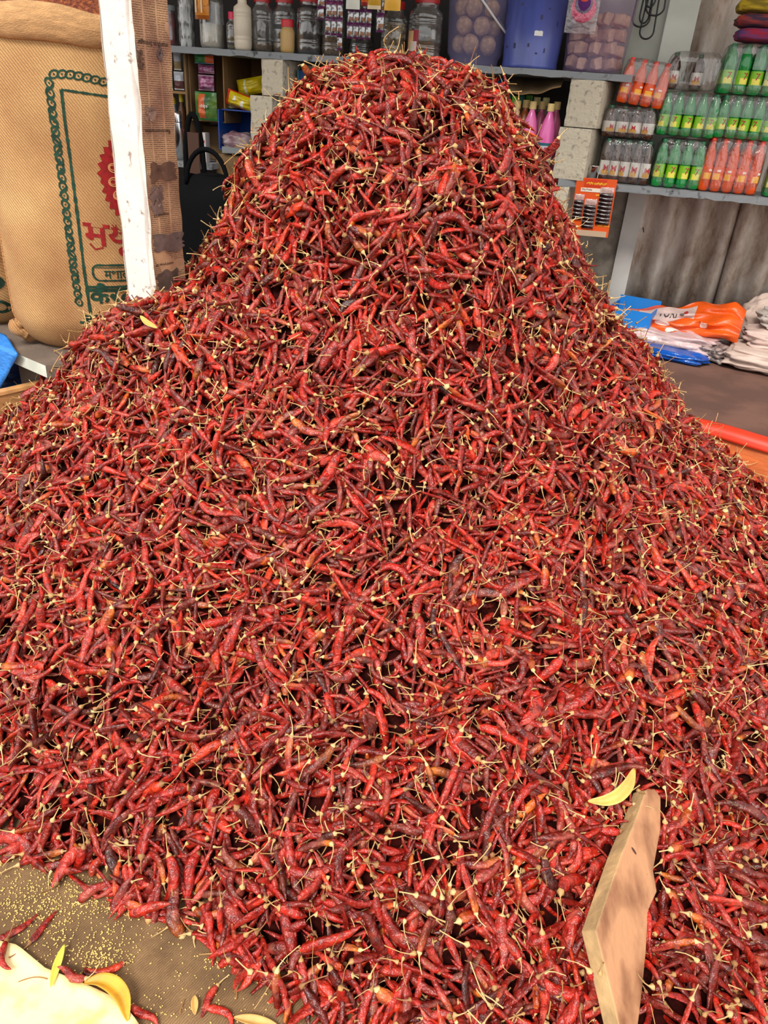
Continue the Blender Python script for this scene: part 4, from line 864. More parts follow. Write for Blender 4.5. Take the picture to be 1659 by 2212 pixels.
# ------------------------------------------------------------------ bottles on the low shelf behind the heap
def bottle_mesh():
    R, h = .0375, .30
    body = [(.003, 0), (R * .9, 0), (R, .006), (R, .16), (R * .95, .185), (R * .72, .225), (R * .42, .255), (R * .34, .262), (R * .34, .275)]
    return R, h, body
R_, h_, bprof = bottle_mesh(); CREAM = pm('cream_cap', srgb(228, 200, 132), .5)
LBL = pm('syrup_label', srgb(206, 210, 216), .5, var=.12, scale=60); TEAL = flat(srgb(30, 96, 110), .5)
def syrup(label, px, pyt, col, cap, v, alpha=1.0, lab=False):
    u, zt = wall(px, pyt, v); t = thing('syrup_bottle', label, 'bottle', w2(u, v, Z2 + .0005), YAW, 'bottles behind the heap beside the pillar'); k = (zt - Z2) / .302
    build('bottle_body', G().lathe([(r_, z * k) for r_, z in bprof], 24), flat(col, .18, alpha=alpha, spec=.6), t, smooth=True)
    build('cap', G().lathe([(R_ * .43, .270 * k), (R_ * .43, .298 * k), (R_ * .39, .302 * k), (.001, .302 * k)], 24, flute=lambda a, z: 1 + .02 * math.cos(24 * a)), cap, t, smooth=True)
    if lab:
        lb = build('label', G().lathe([(R_ * 1.012, .045 * k), (R_ * 1.012, .135 * k)], 20, a0=-PI, a1=0), LBL, t, smooth=True)
        build('label_band', G().lathe([(R_ * 1.02, .128 * k), (R_ * 1.02, .140 * k)], 20, a0=-PI, a1=0), TEAL, lb, smooth=True); build('label_band', G().lathe([(R_ * 1.02, .042 * k), (R_ * 1.02, .047 * k)], 20, a0=-PI, a1=0), flat(srgb(30, 36, 60), .5), lb, smooth=True)
        for (z0, z1, a0, a1, c) in ((.112, .122, -.05, .75, srgb(176, 60, 80)), (.098, .108, .05, .7, srgb(200, 120, 60)), (.085, .122, -.85, -.35, srgb(120, 90, 120)), (.074, .078, -.8, .8, srgb(140, 140, 150)), (.062, .066, -.8, .8, srgb(150, 140, 150))): build('label_print', G().lathe([(R_ * 1.022, z0 * k), (R_ * 1.022, z1 * k)], 6, a0=-PI / 2 + a0, a1=-PI / 2 + a1), flat(c, .6), lb, smooth=True)
PK = srgb(238, 120, 186)
syrup('pink syrup bottle with a cream cap, front left of the pink pair', 1153, 219, PK, CREAM, .11, lab=True)
syrup('pink syrup bottle with a white printed label, nearest the cement pillar', 1192, 224, srgb(240, 112, 186), CREAM, .09, lab=True)
syrup('dull pink syrup bottle standing between and behind the two front ones', 1173, 219, srgb(196, 96, 130), CREAM, .2)
syrup('cream coloured bottle partly hidden by the chillies at the heap edge', 1119, 217, srgb(224, 190, 150), CREAM, .12, lab=False)
syrup('amber brown bottle with a cream cap beside the cream bottle', 1138, 216, srgb(166, 92, 50), CREAM, .16)
syrup('clear bottle with a pale yellow cap, back row, left one', 1161, 210, srgb(150, 140, 120), flat(srgb(222, 212, 140), .5), .30, .8)
syrup('clear bottle with a pale yellow cap, back row, right one', 1181, 211, srgb(160, 150, 130), flat(srgb(226, 218, 150), .5), .27, .8)
syrup('pink bottle squeezed against the cement pillar, behind the labelled one', 1205, 220, srgb(190, 100, 130), CREAM, .19)
syrup('bottle with a dark green cap at the edge of the heap', 1104, 204, srgb(40, 80, 60), flat(srgb(16, 92, 62), .4), .28)
syrup('bottle with a lime green cap in front of the dark green capped ones', 1114, 208, srgb(90, 110, 40), flat(srgb(124, 196, 40), .4), .24)
syrup('bottle with a teal green cap between two lime green caps', 1127, 207, srgb(96, 76, 50), flat(srgb(14, 100, 76), .4), .26)
syrup('bottle with a grass green cap below the sagging cardboard', 1144, 206, srgb(70, 80, 40), flat(srgb(70, 140, 26), .4), .31)
# sagging cardboard and blue packet over them
CARD = pm('cardboard', srgb(132, 104, 70), .9, var=.2, scale=14)
ca, cb = wall(1098, 200, .02), wall(1214, 190, .02)
def sheet_card(label, p0, p1, sag, dz, v0, v1, mat):
    g = G(); (ua, za), (ub, zb) = p0, p1
    g.grid(lambda a, c: tuple(np.array([(ub - ua) * a, (v1 - v0) * c, (zb - za) * a - sag * math.sin(PI * a) + dz * c + .003 * math.sin(a * 17)])), 24, 6); o = build('cardboard_sheet', g, mat, None, smooth=False, loc=w2(ua, v0, za), rot=(0, 0, YAW), solid=.005); tag(o, label, 'cardboard')
sheet_card('sagging brown cardboard sheet under the shelf above the pink bottles', wall(1090, 196, .03), wall(1212, 185, .03), .022, .08, .03, .4, CARD)
u, z = wall(1080, 182, .25); o = build('blue_packet', blob(.14, .1, .05, seed=9), pm('blue_plastic', srgb(30, 84, 150), .3, bump=.4), None, smooth=True, loc=w2(u, .3, 1.62)); tag(o, 'blue plastic packet tucked under the jar shelf right of the heap top', 'packet')

# ------------------------------------------------------------------ left of the heap: boxes and packets under the jar shelf
def at(px, py, v): u, z = wall(px, py, v); return w2(u, v, z)
def open_box(name, label, px0, px1, py0, py1, v0, depth, mat, wallt=.006, lip=True):
    u0, z1 = wall(px0, py0, v0); u1, z0 = wall(px1, py1, v0); w, h = u1 - u0, z1 - z0
    t = thing(name, label, 'box', w2(u0, v0, z0), YAW); g = G()
    for nm, c, d in (('back_panel', (w / 2, depth, h / 2), (w, wallt, h)), ('side_panel', (0, depth / 2, h / 2), (wallt, depth, h)), ('side_panel', (w, depth / 2, h / 2), (wallt, depth, h)), ('bottom_panel', (w / 2, depth / 2, wallt / 2), (w, depth, wallt)), ('top_panel', (w / 2, depth / 2 + .02, h), (w, depth - .04, wallt))):
        build(nm, G().box(c, d), mat, t)
    return t, w, h
CARD2 = pm('cardboard_dull', srgb(150, 116, 76), .9, var=.2, scale=10)
open_box('cardboard_box', 'tall open cardboard box holding crisps and pink sachets left of the heap', 406, 486, 112, 266, .12, .3, CARD2)
open_box('cardboard_box', 'open cardboard box with yellow packets beside the grey blocks', 489, 568, 120, 238, .16, .3, CARD2)
def supports(px0, px1, pyb, v0, depth, ztop_to, label):      # a carton below that lifts a box off the lower shelf
    u0, z = wall(px0, pyb, v0); u1, _ = wall(px1, pyb, v0); z -= .002
    o = build('carton', G().box(((u1 - u0) / 2, depth / 2, (z - ztop_to) / 2), (u1 - u0, depth, z - ztop_to)), CARD, None, loc=w2(u0, v0, ztop_to), rot=(0, 0, YAW), bevel=.003); tag(o, label, 'carton')
supports(412, 482, 267, .26, .14, Z3 + .001, 'dark carton standing under the tall cardboard box')
def packet(label, px0, px1, py0, py1, v, cols, t=.035, seed=0, rx=0, ry=0, mid=None, name='snack_packet', txt=None, tcol=None):
    u0, z1 = wall(px0, py0, v); u1, z0 = wall(px1, py1, v); w, h = u1 - u0, z1 - z0
    o = thing(name, label, 'packet', w2((u0 + u1) / 2, v, z0), rot=(rx, ry, YAW))
    build('pouch', pillow(w, h, t, 10, 14, seed=seed, cr_=.35, mid=mid), cols, o, smooth=True)
    if txt:
        V, Fc, d = text2d(txt[0], h * txt[1]); k = min(1, w * .8 / d[0]); build('lettering', G().add([((p[0] - d[0] / 2) * k, -t / 2 * 1.25, h * txt[2] + p[1] * k) for p in V], Fc), tcol, o)
    return o
GRN, TEALP, REDP, LILAC = flat(srgb(40, 110, 52), .3), flat(srgb(70, 150, 190), .3), flat(srgb(190, 62, 40), .3), pm('lilac_foil', srgb(190, 146, 176), .25, metal=.2, col2=srgb(150, 60, 110), scale=45, bump=.4, bscale=50)
packet('green and orange crisp packet lying at the top of the tall cardboard box', 420, 462, 116, 139, .10, [GRN, TEALP, flat(srgb(200, 90, 40), .3)], seed=1, mid=lambda a, c: 2 if a > .6 else 0)
for i, (a, b_) in enumerate(((139, 160), (161, 197))): packet(('upper' if i == 0 else 'lower') + ' lilac sachet block with magenta print in the tall cardboard box', 428, 463, a, b_, .14, [LILAC, flat(srgb(206, 170, 196), .3), LILAC], seed=3 + i, t=.05)
packet('big green crisp packet with orange print leaning out of the tall cardboard box', 421, 470, 197, 262, .085, [pm('crisp_foil', srgb(120, 150, 60), .3, col2=srgb(40, 90, 50), scale=14, bump=.4, bscale=30), GRN, flat(srgb(206, 96, 48), .3)], seed=6, t=.05, mid=lambda a, c: 2 if (.15 < a < .55) else 0, txt=('chips', .16, .42), tcol=flat(srgb(230, 220, 210), .4))
YEL = pm('yellow_foil', srgb(232, 206, 24), .25, var=.3, scale=10, bump=.5, bscale=25)
packet('crumpled yellow packet lying behind in the cardboard box by the blocks', 516, 572, 166, 206, .2, [YEL, YEL, flat(srgb(226, 220, 180), .3)], seed=7, t=.06, ry=-.2, mid=lambda a, c: 2 if .3 < a < .42 else 0)
packet('yellow packet with red end and white pictures at the front of the cardboard box', 486, 546, 198, 236, .13, [YEL, flat(srgb(190, 50, 30), .3), flat(srgb(232, 226, 222), .3)], seed=8, t=.06, ry=.25, mid=lambda a, c: (1 if a < .12 else 2 if (.3 < a < .42 and .4 < c < .75) or (.6 < a < .75 and c < .6) else 0))
BLU2 = pm('blue_carton', srgb(20, 72, 160), .4, var=.2, scale=8)
tb, w_, h__ = open_box('blue_box', 'open blue carton holding clear bags left of the heap', 471, 552, 236, 330, .07, .25, BLU2)
p0 = at(515, 306, .14)
supports(466, 556, 331, .08, .26, PLAT, 'tall dark carton under the open blue carton, hidden by the heap edge')
o = build('clear_bag', blob(.16, .14, .09, seed=12), pm('clear_pouch', srgb(206, 190, 190), .2, alpha=.75, col2=srgb(150, 110, 120), scale=14, bump=.6, bscale=30), None, smooth=True, loc=at(516, 329, .16) + np.array([0, 0, .006])); tag(o, 'pinkish clear plastic bag stuffed in the blue carton', 'bag')
g = blob(.15, .13, .07, seed=14); o = build('clear_bag', g, pm('yellowish_film', srgb(190, 176, 110), .15, alpha=.6, bump=.6, bscale=30), None, smooth=True, loc=w2(*(lambda q: (q[0], .2, q[1]))(wall(520, 236, .2)))); tag(o, 'clear bag with a yellow tint on top of the blue carton', 'bag')
# blue folder behind the heap top
u, z = wall(655, 205, .1); t = thing('file_folder', 'blue covered stack of papers standing at the left of the heap top', 'folder', w2(u, .12, Z2), YAW)
build('cover', G().prism([(-.03, 0, 0), (.17, 0, 0), (.17, 0, .335), (-.03, 0, .37)], np.array([0, .012, 0])), flat(srgb(14, 66, 130), .5), t); build('pages', G().prism([(-.02, .013, .0), (.18, .013, .0), (.18, .013, .36), (-.02, .013, .40)], np.array([0, .03, 0])), pm('page_edges', srgb(176, 172, 166), .8, col2=srgb(90, 88, 86), scale=60, stretch=(.1, 1, 4)), t)
build('spine', G().box((-.034, .02, .185), (.007, .05, .37)), flat(srgb(60, 130, 150), .5), t)
# small goods by the flask
ledge_z = wall(388, 197, .1)[1]
u0, u1 = wall(360, 197, .1)[0], wall(402, 197, .1)[0]
t = thing('wooden_rack', 'small wooden rack with pouches and bottles beside the newspaper post', 'rack', w2(u0 - .2, .1, Z3), YAW)
W_ = u1 - u0 + .2; build('rack_board', G().box((W_ / 2, .12, ledge_z - Z3 - .006), (W_, .24, .012)), CARD2, t); build('rack_side', G().box((W_, .12, (Z1 - .03 - Z3) / 2), (.012, .24, Z1 - .03 - Z3)), CARD, t); build('rack_side', G().box((0, .12, (Z1 - .03 - Z3) / 2), (.012, .24, Z1 - .03 - Z3)), CARD, t)
for i, (a, b_, c, d, lb) in enumerate(((374, 392, 113, 152, 'pale pouch with brown bottom, upper one beside the post'), (375, 398, 154, 195, 'white and purple brown pouch, lower right on the wooden rack'), (358, 374, 152, 195, 'white and green pouch, lower left on the wooden rack'))):
    packet(lb, a, b_, c, d, .13, [flat(srgb(186, 190, 198), .35), flat(srgb(206, 206, 206), .35), flat((srgb(150, 130, 90), srgb(96, 60, 60), srgb(70, 150, 110))[i], .35)], seed=20 + i, t=.03, mid=lambda q, w: 2 if w < .5 else 0, name='pouch')
def small_bottle(label, px, pyt, pyb, wpx, v, col, cap, base=None, metal=0, rough=.3, name='bottle', shoulder=.75):
    u, zt = wall(px, pyt, v); z0 = base if base is not None else wall(px, pyb, v)[1]; h = zt - z0; R = wpx / 2 * pxscale(u, v, z0)
    t = thing(name, label, 'bottle' if name == 'bottle' else 'flask', w2(u, v, z0), YAW)
    build('bottle_body', G().lathe([(.002, 0), (R * .92, 0), (R, .006), (R, h * shoulder), (R * .55, h * (shoulder + .1)), (R * .5, h * .92)], 24), flat(col, rough, metal), t, smooth=True)
    build('cap', G().lathe([(R * .6, h * .88), (R * .6, h * .99), (R * .5, h), (.001, h)], 20), flat(cap, .4), t, smooth=True); return t, R, h
small_bottle('brown glass bottle with a yellow cap, on the rack by the flask', 391, 203, 246, 16, .18, srgb(90, 52, 24), srgb(214, 190, 30), base=Z3)
small_bottle('bluish bottle with a yellow cap, half hidden by the newspaper post', 375, 209, 246, 15, .2, srgb(90, 130, 160), srgb(206, 180, 30), base=Z3)
small_bottle('small bottle with a green cap behind the steel flask', 399, 237, 270, 11, .2, srgb(160, 160, 150), srgb(50, 150, 50), base=Z3)
u, zt = wall(378, 240, .06); R = 12 * pxscale(u, .06, Z3); t = thing('steel_flask', 'tall shiny steel flask standing on the lower shelf beside the post', 'flask', w2(u, .07, Z3 + .0005), YAW); hh = zt - Z3
STEEL = flat((.75, .75, .76), .22, 1.0)
build('flask_body', G().lathe([(.002, 0), (R, 0), (R, hh * .76), (R * .97, hh * .78)], 32), STEEL, t, smooth=True); build('flask_lid', G().lathe([(R * .97, hh * .785), (R * .97, hh * .93), (R * .8, hh), (.001, hh)], 32), STEEL, t, smooth=True); build('seam_ring', G().lathe([(R * 1.01, hh * .77), (R * 1.01, hh * .785)], 32), flat(srgb(40, 40, 42), .5), t, smooth=True)
for i, (px, y0, y1, c, nm) in enumerate(((404, 268, 285, srgb(150, 40, 36), 'red tin, topmost of the small stack right of the flask'), (404, 286, 303, srgb(130, 36, 40), 'dark red tin in the middle of the small stack right of the flask'), (406, 304, 338, srgb(24, 76, 170), 'round blue tin at the bottom of the small stack right of the flask'))):
    u, z1 = wall(px, y0, .14); z0 = [Z3 + .106, Z3 + .066, Z3][i]; h = [.04, .04, .066][i]; R = (17 if i == 2 else 13) * pxscale(u, .14, z0)
    t = thing('tin', nm, 'tin', w2(u, .16, z0), YAW); build('tin_body', G().lathe([(.002, 0), (R, 0), (R, h * .7)], 24), flat(c, .3), t, smooth=True); build('tin_lid', G().lathe([(R * 1.03, h * .68), (R * 1.03, h * .99), (.002, h * .99)], 24), flat(tuple(min(1, q * 1.5 + .02) for q in c), .3), t, smooth=True)
u0, z1 = wall(426, 286, .05); u1, z0 = wall(445, 343, .05); t = thing('medicine_box', 'narrow red and white printed box on the lower shelf beside the black bag', 'box', w2(u0, .05, Z3), YAW + .1); w, h = u1 - u0, z1 - Z3
build('carton', G().box((w / 2, .03, h / 2), (w, .06, h)), flat(srgb(206, 198, 196), .5), t)
for k in range(5): build('red_print', G().box((w * (.3 + .3 * (k % 2)), -.0012, h * (.2 + .17 * k)), (w * .55, .001, h * .09)), flat(srgb(176, 40, 46), .5), t)
g = blob(.5, .34, .42, seed=21, amp=.08); c = at(470, 430, -.22); o = thing('black_bag', 'black bag with a looped handle in the dark gap left of the heap', 'bag', (c[0] - .02, c[1], PLAT), YAW)
BLK = flat((.004, .004, .005), .9, spec=.1); build('bag_body', blob(.44, .3, .62, seed=21, amp=.06), BLK, o, smooth=True)
build('handle', G().tube([(.02 + .11 * math.cos(a), -.1, .58 + .16 * math.sin(a)) for a in np.linspace(0, PI, 16)], .012, 8), BLK, o, smooth=True); build('handle', G().tube([(-.12 + .05 * math.cos(a), .05, .58 + .30 * math.sin(a)) for a in np.linspace(0, PI, 16)], .014, 8), BLK, o, smooth=True)
build('brown_panel', G().grid(lambda a, c: (-.14 + .06 * a, .03, .60 + .2 * c), 2, 2), flat(srgb(70, 42, 28), .7), o, solid=.01)

# ================================================================== SOFT DRINK PACKS
WRAP = film('shrink_wrap', (.97, .97, .97), .14, .27, .04, (.85, .84, .84), bump=1.0, bscale=16, stretch=(2.2, 2.2, .7))
def pet_profile(R, h, kind):
    if kind == 'orange': return [(.002, .003), (R * .7, 0), (R * .92, h * .03), (R, h * .10), (R * .95, h * .22), (R, h * .28), (R, h * .46), (R * .93, h * .55), (R * .97, h * .62), (R * .8, h * .74), (R * .46, h * .86), (R * .36, h * .90), (R * .36, h * .93)]
    if kind == 'green': return [(.002, .003), (R * .7, 0), (R * .93, h * .03), (R, h * .12), (R * .9, h * .2), (R * .9, h * .5), (R, h * .55), (R * .98, h * .66), (R * .72, h * .80), (R * .42, h * .88), (R * .36, h * .93)]
    return [(.002, .003), (R * .75, 0), (R * .95, h * .03), (R, h * .12), (R, h * .5), (R * .97, h * .56), (R, h * .62), (R * .78, h * .78), (R * .42, h * .88), (R * .36, h * .93)]
DR = dict(orange=(pm('orange_soda', srgb(222, 78, 18), .12, alpha=.93, spec=.7), flat(srgb(226, 52, 22), .35), flat(srgb(230, 84, 30), .4), flat(srgb(246, 176, 40), .4)),
          green=(pm('green_pet', srgb(22, 138, 64), .12, alpha=.9, spec=.8), flat(srgb(14, 112, 66), .35), flat(srgb(128, 190, 30), .4), flat(srgb(236, 224, 90), .4)),
          brown=(pm('cola', srgb(72, 40, 26), .12, alpha=.9, spec=.8), flat(srgb(20, 92, 64), .35), flat(srgb(212, 206, 198), .4), flat(srgb(206, 150, 50), .4)))
def pack(label, px0, px1, py0, py1, cols, kind, rows=3, z0=None, v=.03, ry=0.0, hole=(.02, .42, .26, .26), only=None, seed=0, rz=0.0, puff=1.03):
    pc = (px0 + px1) / 2; ua, zb = wall(px0, py1, v); ub, zt = wall(px1, py0, v); zb = wall(pc, py1, v)[1]; zt = wall(pc, py0, v)[1]
    z = zb if z0 is None else z0; w = wall(px1, (py0 + py1) / 2, v)[0] - wall(px0, (py0 + py1) / 2, v)[0]; h = zt - z
    uc = wall(pc, (py0 + py1) / 2, v)[0]
    t = thing('drink_pack', label, 'drink pack', w2(uc, v, z), group='shrink wrapped drink packs', rot=(0, ry, YAW + rz)); sp = w / cols; R = sp / 2 * .96
    liq, capm, lab, lab2 = DR[kind]; H_ = h * .97; P = pet_profile(R, H_, kind); first = None
    for j in range(rows):
        for i in range(cols):
            if only and (i, j) not in only: continue
            x = (i - (cols - 1) / 2) * sp; y = R + .004 + j * sp * .98
            if first is None:
                bo = build('bottle', G().lathe(P, 20), liq, t, smooth=True); k = [build('cap', G().lathe([(R * .42, H_ * .91), (R * .42, H_ * .99), (R * .38, H_), (.001, H_)], 20, flute=lambda a, z: 1 + .03 * math.cos(20 * a)), capm, bo, smooth=True)]
                lz = (.22, .46) if kind == 'orange' else (.2, .48) if kind == 'green' else (.16, .5); rr = R * (1.01 if kind != 'green' else .93)
                k.append(build('label', G().lathe([(rr, H_ * lz[0]), (rr, H_ * lz[1])], 20), lab, bo, smooth=True))
                k.append(build('label_print', G().lathe([(rr + .0006, H_ * (lz[0] + .01)), (rr + .0006, H_ * (lz[0] + .13))], 8, a0=-PI / 2 - .8, a1=-PI / 2 + .5), lab2, bo, smooth=True))
                tx = {'orange': None, 'green': '7', 'brown': 'M'}[kind]
                if tx:
                    V, Fc, d = text2d(tx, H_ * .14); kk = rr + .0012
                    k.append(build('label_mark', G().add([(kk * math.sin((p[0] - d[0] / 2) / rr), -kk * math.cos((p[0] - d[0] / 2) / rr), H_ * (lz[0] + .1) + p[1]) for p in V], Fc), flat(srgb(176, 30, 40), .4), bo))
                else: k.append(build('label_mark', G().lathe([(rr + .0012, H_ * .38), (rr + .0012, H_ * .42)], 4, a0=-PI / 2 - .1, a1=-PI / 2 + .5), flat(srgb(240, 226, 214), .4), bo, smooth=True))
                first = (bo, k)
            else:
                bo = first[0].copy(); COL.objects.link(bo); bo.parent = t
                for q in first[1]: c = q.copy(); COL.objects.link(c); c.parent = bo
            bo.location = (x, y, .0015); bo.rotation_euler = (0, 0, .5 * math.sin(i * 5 + j * 3 + seed))
    D_ = rows * sp * .98 + .008; ce = lambda q, e: math.copysign(abs(q) ** e, q)
    def fn(a, c):
        th = 2 * PI * a; ph = PI * (c - .5); x, y, zz = ce(math.cos(ph), .32) * ce(math.cos(th), .34), ce(math.cos(ph), .32) * ce(math.sin(th), .34), ce(math.sin(ph), .34)
        k = 1 + .03 * wob((x * 2, y * 2, zz * 2), 2, seed) + .018 * wob((x, y, zz), 9, seed + 2); tp = 1 - .05 * max(0, zz)
        return (w / 2 * puff * x * k * tp, D_ / 2 + D_ / 2 * puff * y * k * tp, max(.0008, h / 2 + h / 2 * 1.0 * zz * (k if zz > 0 else 1)))
    def sk(a, c):
        p = fn(a, c); return p[1] < D_ * .35 and hole and ((p[0] / w - hole[0]) / hole[2]) ** 2 + ((p[2] / h - hole[1]) / hole[3]) ** 2 < 1 + .25 * math.sin(9 * math.atan2(p[2] / h - hole[1], p[0] / w - hole[0]) + seed)
    build('shrink_wrap', G().grid(fn, 64, 32, skip=sk), WRAP, t, smooth=True); return t
pack('brown cola bottle pack at the bottom left of the stack, beside the steel tumbler', 1298, 1412, 300, 372, 5, 'brown', z0=Z2 + .0005, hole=(.0, .36, .09, .2), seed=1)
pack('brown cola bottle pack with a small torn hole, between orange and brown packs', 1302, 1418, 228, 299, 4, 'brown', hole=(.0, .34, .18, .22), seed=2)
pack('orange soda pack leaning on top of the brown cola packs', 1336, 1442, 126, 230, 4, 'orange', hole=(.0, .5, .25, .3), ry=.10, seed=3, rows=4)
pack('green lemon soda pack with a wide torn hole at the bottom middle', 1416, 1526, 300, 388, 4, 'green', z0=Z2 + .0005, hole=(.04, .34, .3, .3), seed=4)
pack('green lemon soda pack in the middle of the stack under the loose empty wrap', 1424, 1555, 198, 297, 5, 'green', hole=(.02, .36, .24, .26), seed=5)
pack('slack half empty clear wrap with a few brown bottles on top of the stack', 1444, 1556, 110, 196, 4, 'brown', hole=(-.12, .5, .26, .26), only=[(0, 1), (2, 2)], seed=6, rows=3, puff=1.06)
pack('orange soda pack at the bottom right with five upright red capped bottles', 1519, 1652, 298, 407, 5, 'orange', z0=Z2 + .0005, hole=(.02, .34, .10, .2), seed=7)
pack('green lemon soda pack on top of the right hand orange pack', 1548, 1680, 206, 303, 5, 'green', hole=(.0, .4, .28, .26), seed=8)
pack('green lemon soda pack at the top right under the folded cloths', 1560, 1690, 92, 207, 4, 'green', hole=(-.02, .46, .26, .36), seed=9)
pack('green pack cut by the right edge of the picture beside the orange pack', 1662, 1770, 330, 416, 4, 'green', z0=Z2 + .0005, hole=None, seed=10, rows=2)
# steel tumbler
u, z = wall(1285, 345, .05); s = pxscale(u, .05, z); t = build('steel_tumbler', G().lathe([(.002, .001), (10 * s, 0), (13 * s, .062), (13.6 * s, .065), (12.4 * s, .064), (9.4 * s, .004)], 28), flat((.7, .68, .66), .2, 1.0), None, smooth=True, loc=w2(u, .05, Z2 + .0005)); tag(t, 'small steel tumbler on the drinks shelf beside the cement pillar', 'tumbler')
# folded cloths on the top right pack
zt = wall(1625, 92, .06)[1] + .004; u = wall(1665, 60, .1)[0]
for i, (c1, c2, nm) in enumerate(((srgb(46, 62, 120), srgb(150, 30, 60), 'blue and crimson folded cloth on the top right drink pack'), (srgb(176, 60, 40), srgb(60, 40, 60), 'red orange patterned cloth folded above the blue one'), (srgb(206, 176, 40), srgb(120, 100, 20), 'yellow cloth on top of the folded cloths at the right edge'))):
    o = build('folded_cloth', blob(.26, .2, .05, seed=30 + i, amp=.06, exp=.4), pm('cloth_%d' % i, c1, .9, col2=c2, scale=26, stretch=(.4, 1, 3)), None, smooth=True, loc=w2(u - .01 * i, .13, zt + i * .05), rot=(0, 0, YAW)); tag(o, nm, 'cloth')
# black straps hanging on the wall
u, z = wall(1392, 84, .30); t = thing('black_straps', 'bunch of thin black straps hanging on the pale wall beside the mauve bucket', 'straps', w2(u, .31, z), YAW)
for i in range(5):
    w = .012 + .006 * i % .02 + .008; x0 = (-.02, .004, -.032, .02, -.006)[i]; z0 = (.06, 0, .045, .09, .12)[i]; top = .55
    P = [(x0 - w * .3, 0, top)] + [(x0 + w * math.cos(a) * (1 + .2 * math.sin(i)), -.004 * i, z0 + .03 + .03 * math.sin(a)) for a in np.linspace(PI, 2 * PI, 12)] + [(x0 + w * .3, -.003 * i, top)]
    build('strap', G().tube(P, .0042, 6), flat((.012, .012, .013), .5), t, smooth=True)
build('nail', G().tube([(0, .04, .55), (0, -.02, .55)], .004, 6), flat((.3, .3, .3), .4, 1.0), t)
# dry fruit card hung on the shelf edge
v = -.025; u0, z1 = wall(1250, 382, v); u1, _ = wall(1339, 382, v); _, z0 = wall(1290, 512, v); w, h = u1 - u0, z1 - z0
t = thing('dry_fruit_card', 'orange hanging card of small dark dry fruit packets below the drinks shelf', 'card', w2((u0 + u1) / 2, v, z0), rot=(0, -.03, YAW - .1))
build('card', G().box((0, .004, h / 2), (w, .003, h)), flat(srgb(222, 84, 24), .4), t); build('bare_card_end', G().box((0, .0015, h * .05), (w * .9, .002, h * .10)), flat(srgb(186, 158, 132), .8), t)
build('title_band', G().box((.0, .0012, h * .80), (w * .72, .002, h * .065)), flat(srgb(236, 222, 206), .5), t); build('heading_panel', G().box((-.02 * w, .0012, h * .92), (w * .55, .002, h * .13)), flat(srgb(206, 56, 20), .4), t)
for body, hh, zz, xx, col in (('Dry Fruits', .042, .782, -.33, srgb(120, 30, 30)), ('ಶ್ರೀ ಲಕ್ಷ್ಮಿ', .05, .89, -.24, srgb(246, 208, 40))):
    V, Fc, d = text2d(body, h * hh); k = min(1, w * .5 / d[0]); build('lettering', G().add([(xx * w + p[0] * k, -.0006, h * zz + p[1]) for p in V], Fc), flat(col, .5), t)
for k in range(3): build('orange_strip', G().box((w * (.1 + .16 * k), .0012, h * (.72 if k < 1 else .20)), (w * .14, .002, h * .03)), flat(srgb(246, 160, 40), .4), t)
FR = pm('dark_fruit_sachet', srgb(58, 30, 30), .15, col2=srgb(24, 12, 12), scale=50, spec=.9, bump=.5, bscale=60); CLR = flat(srgb(226, 176, 166), .25); sm_ = None
for cx, zb, n_, wd in ((-.36, .28, 5, .24), (-.06, .14, 6, .30), (.30, .22, 8, .34)):
    for i in range(n_):
        g = pillow(w * wd, h * .066, .012, 6, 5, seed=i); o = build('fruit_sachet', g, [FR, CLR], t, smooth=True, loc=(w * cx, -.006, h * (zb + .068 * i)))
    build('clear_header', pillow(w * wd, h * .1, .006, 5, 4, seed=9), [film('glossy_film', (.98, .92, .90), .12, .5, .35, (.9, .7, .66), bump=.8, bscale=40)] * 2, t, smooth=True, loc=(w * cx, -.004, h * (zb + .068 * n_)))
build('hanger', G().tube([(0, .003, h), (0, .018, h + .02), (0, .03, h + .03)], .002, 6), flat(srgb(160, 160, 160), .4), t)
# nail in the wall
u, z = wall(1388, 500, .36); o = build('nail', G().tube([w2(u, .42, z + .02), w2(u + .005, .34, z)], .003, 6), flat(srgb(60, 90, 80), .5, .5), None); tag(o, 'thin nail sticking out of the corrugated wall below the drinks shelf', 'nail')

# ================================================================== RIGHT: PLATFORM GOODS
def stand(px, py, z=PLAT): return onz(px, py, z)
c = stand(1345, 742); t = thing('blue_box', 'open bright blue carton on the platform at the right edge of the heap', 'box', (c[0], c[1], PLAT), math.radians(-28))
BLUC = pm('bright_blue_carton', srgb(34, 128, 214), .4, var=.12, scale=6); s = .21; hb = .17
for nm, cc, dd in (('front_panel', (0, 0, hb / 2), (s, .005, hb)), ('back_panel', (0, s, hb / 2 + .012), (s, .005, hb + .024)), ('side_panel', (-s / 2, s / 2, hb / 2), (.005, s, hb)), ('side_panel', (s / 2, s / 2, hb / 2), (.005, s, hb)), ('bottom_panel', (0, s / 2, .003), (s, s, .005))): build(nm, G().box(cc, dd), BLUC, t)
build('yellow_print', G().prism([(s / 2 + .0035, .03, .02), (s / 2 + .0035, .06, .02), (s / 2 + .0035, .13, .14), (s / 2 + .0035, .11, .14)], np.array([.0005, 0, 0])), flat(srgb(206, 150, 60), .5), t)
co, si = math.cos(math.radians(-28)), math.sin(math.radians(-28))
o = build('pale_gourd', blob(.17, .17, .12, seed=3, amp=.03, exp=1, flat_top=1), pm('gourd_skin', srgb(196, 150, 126), .5, var=.2, scale=14), None, smooth=True, loc=(c[0] - .105 * si, c[1] + .105 * co, PLAT + .03)); tag(o, 'smooth pale brown round fruit lying in the bright blue carton', 'fruit')
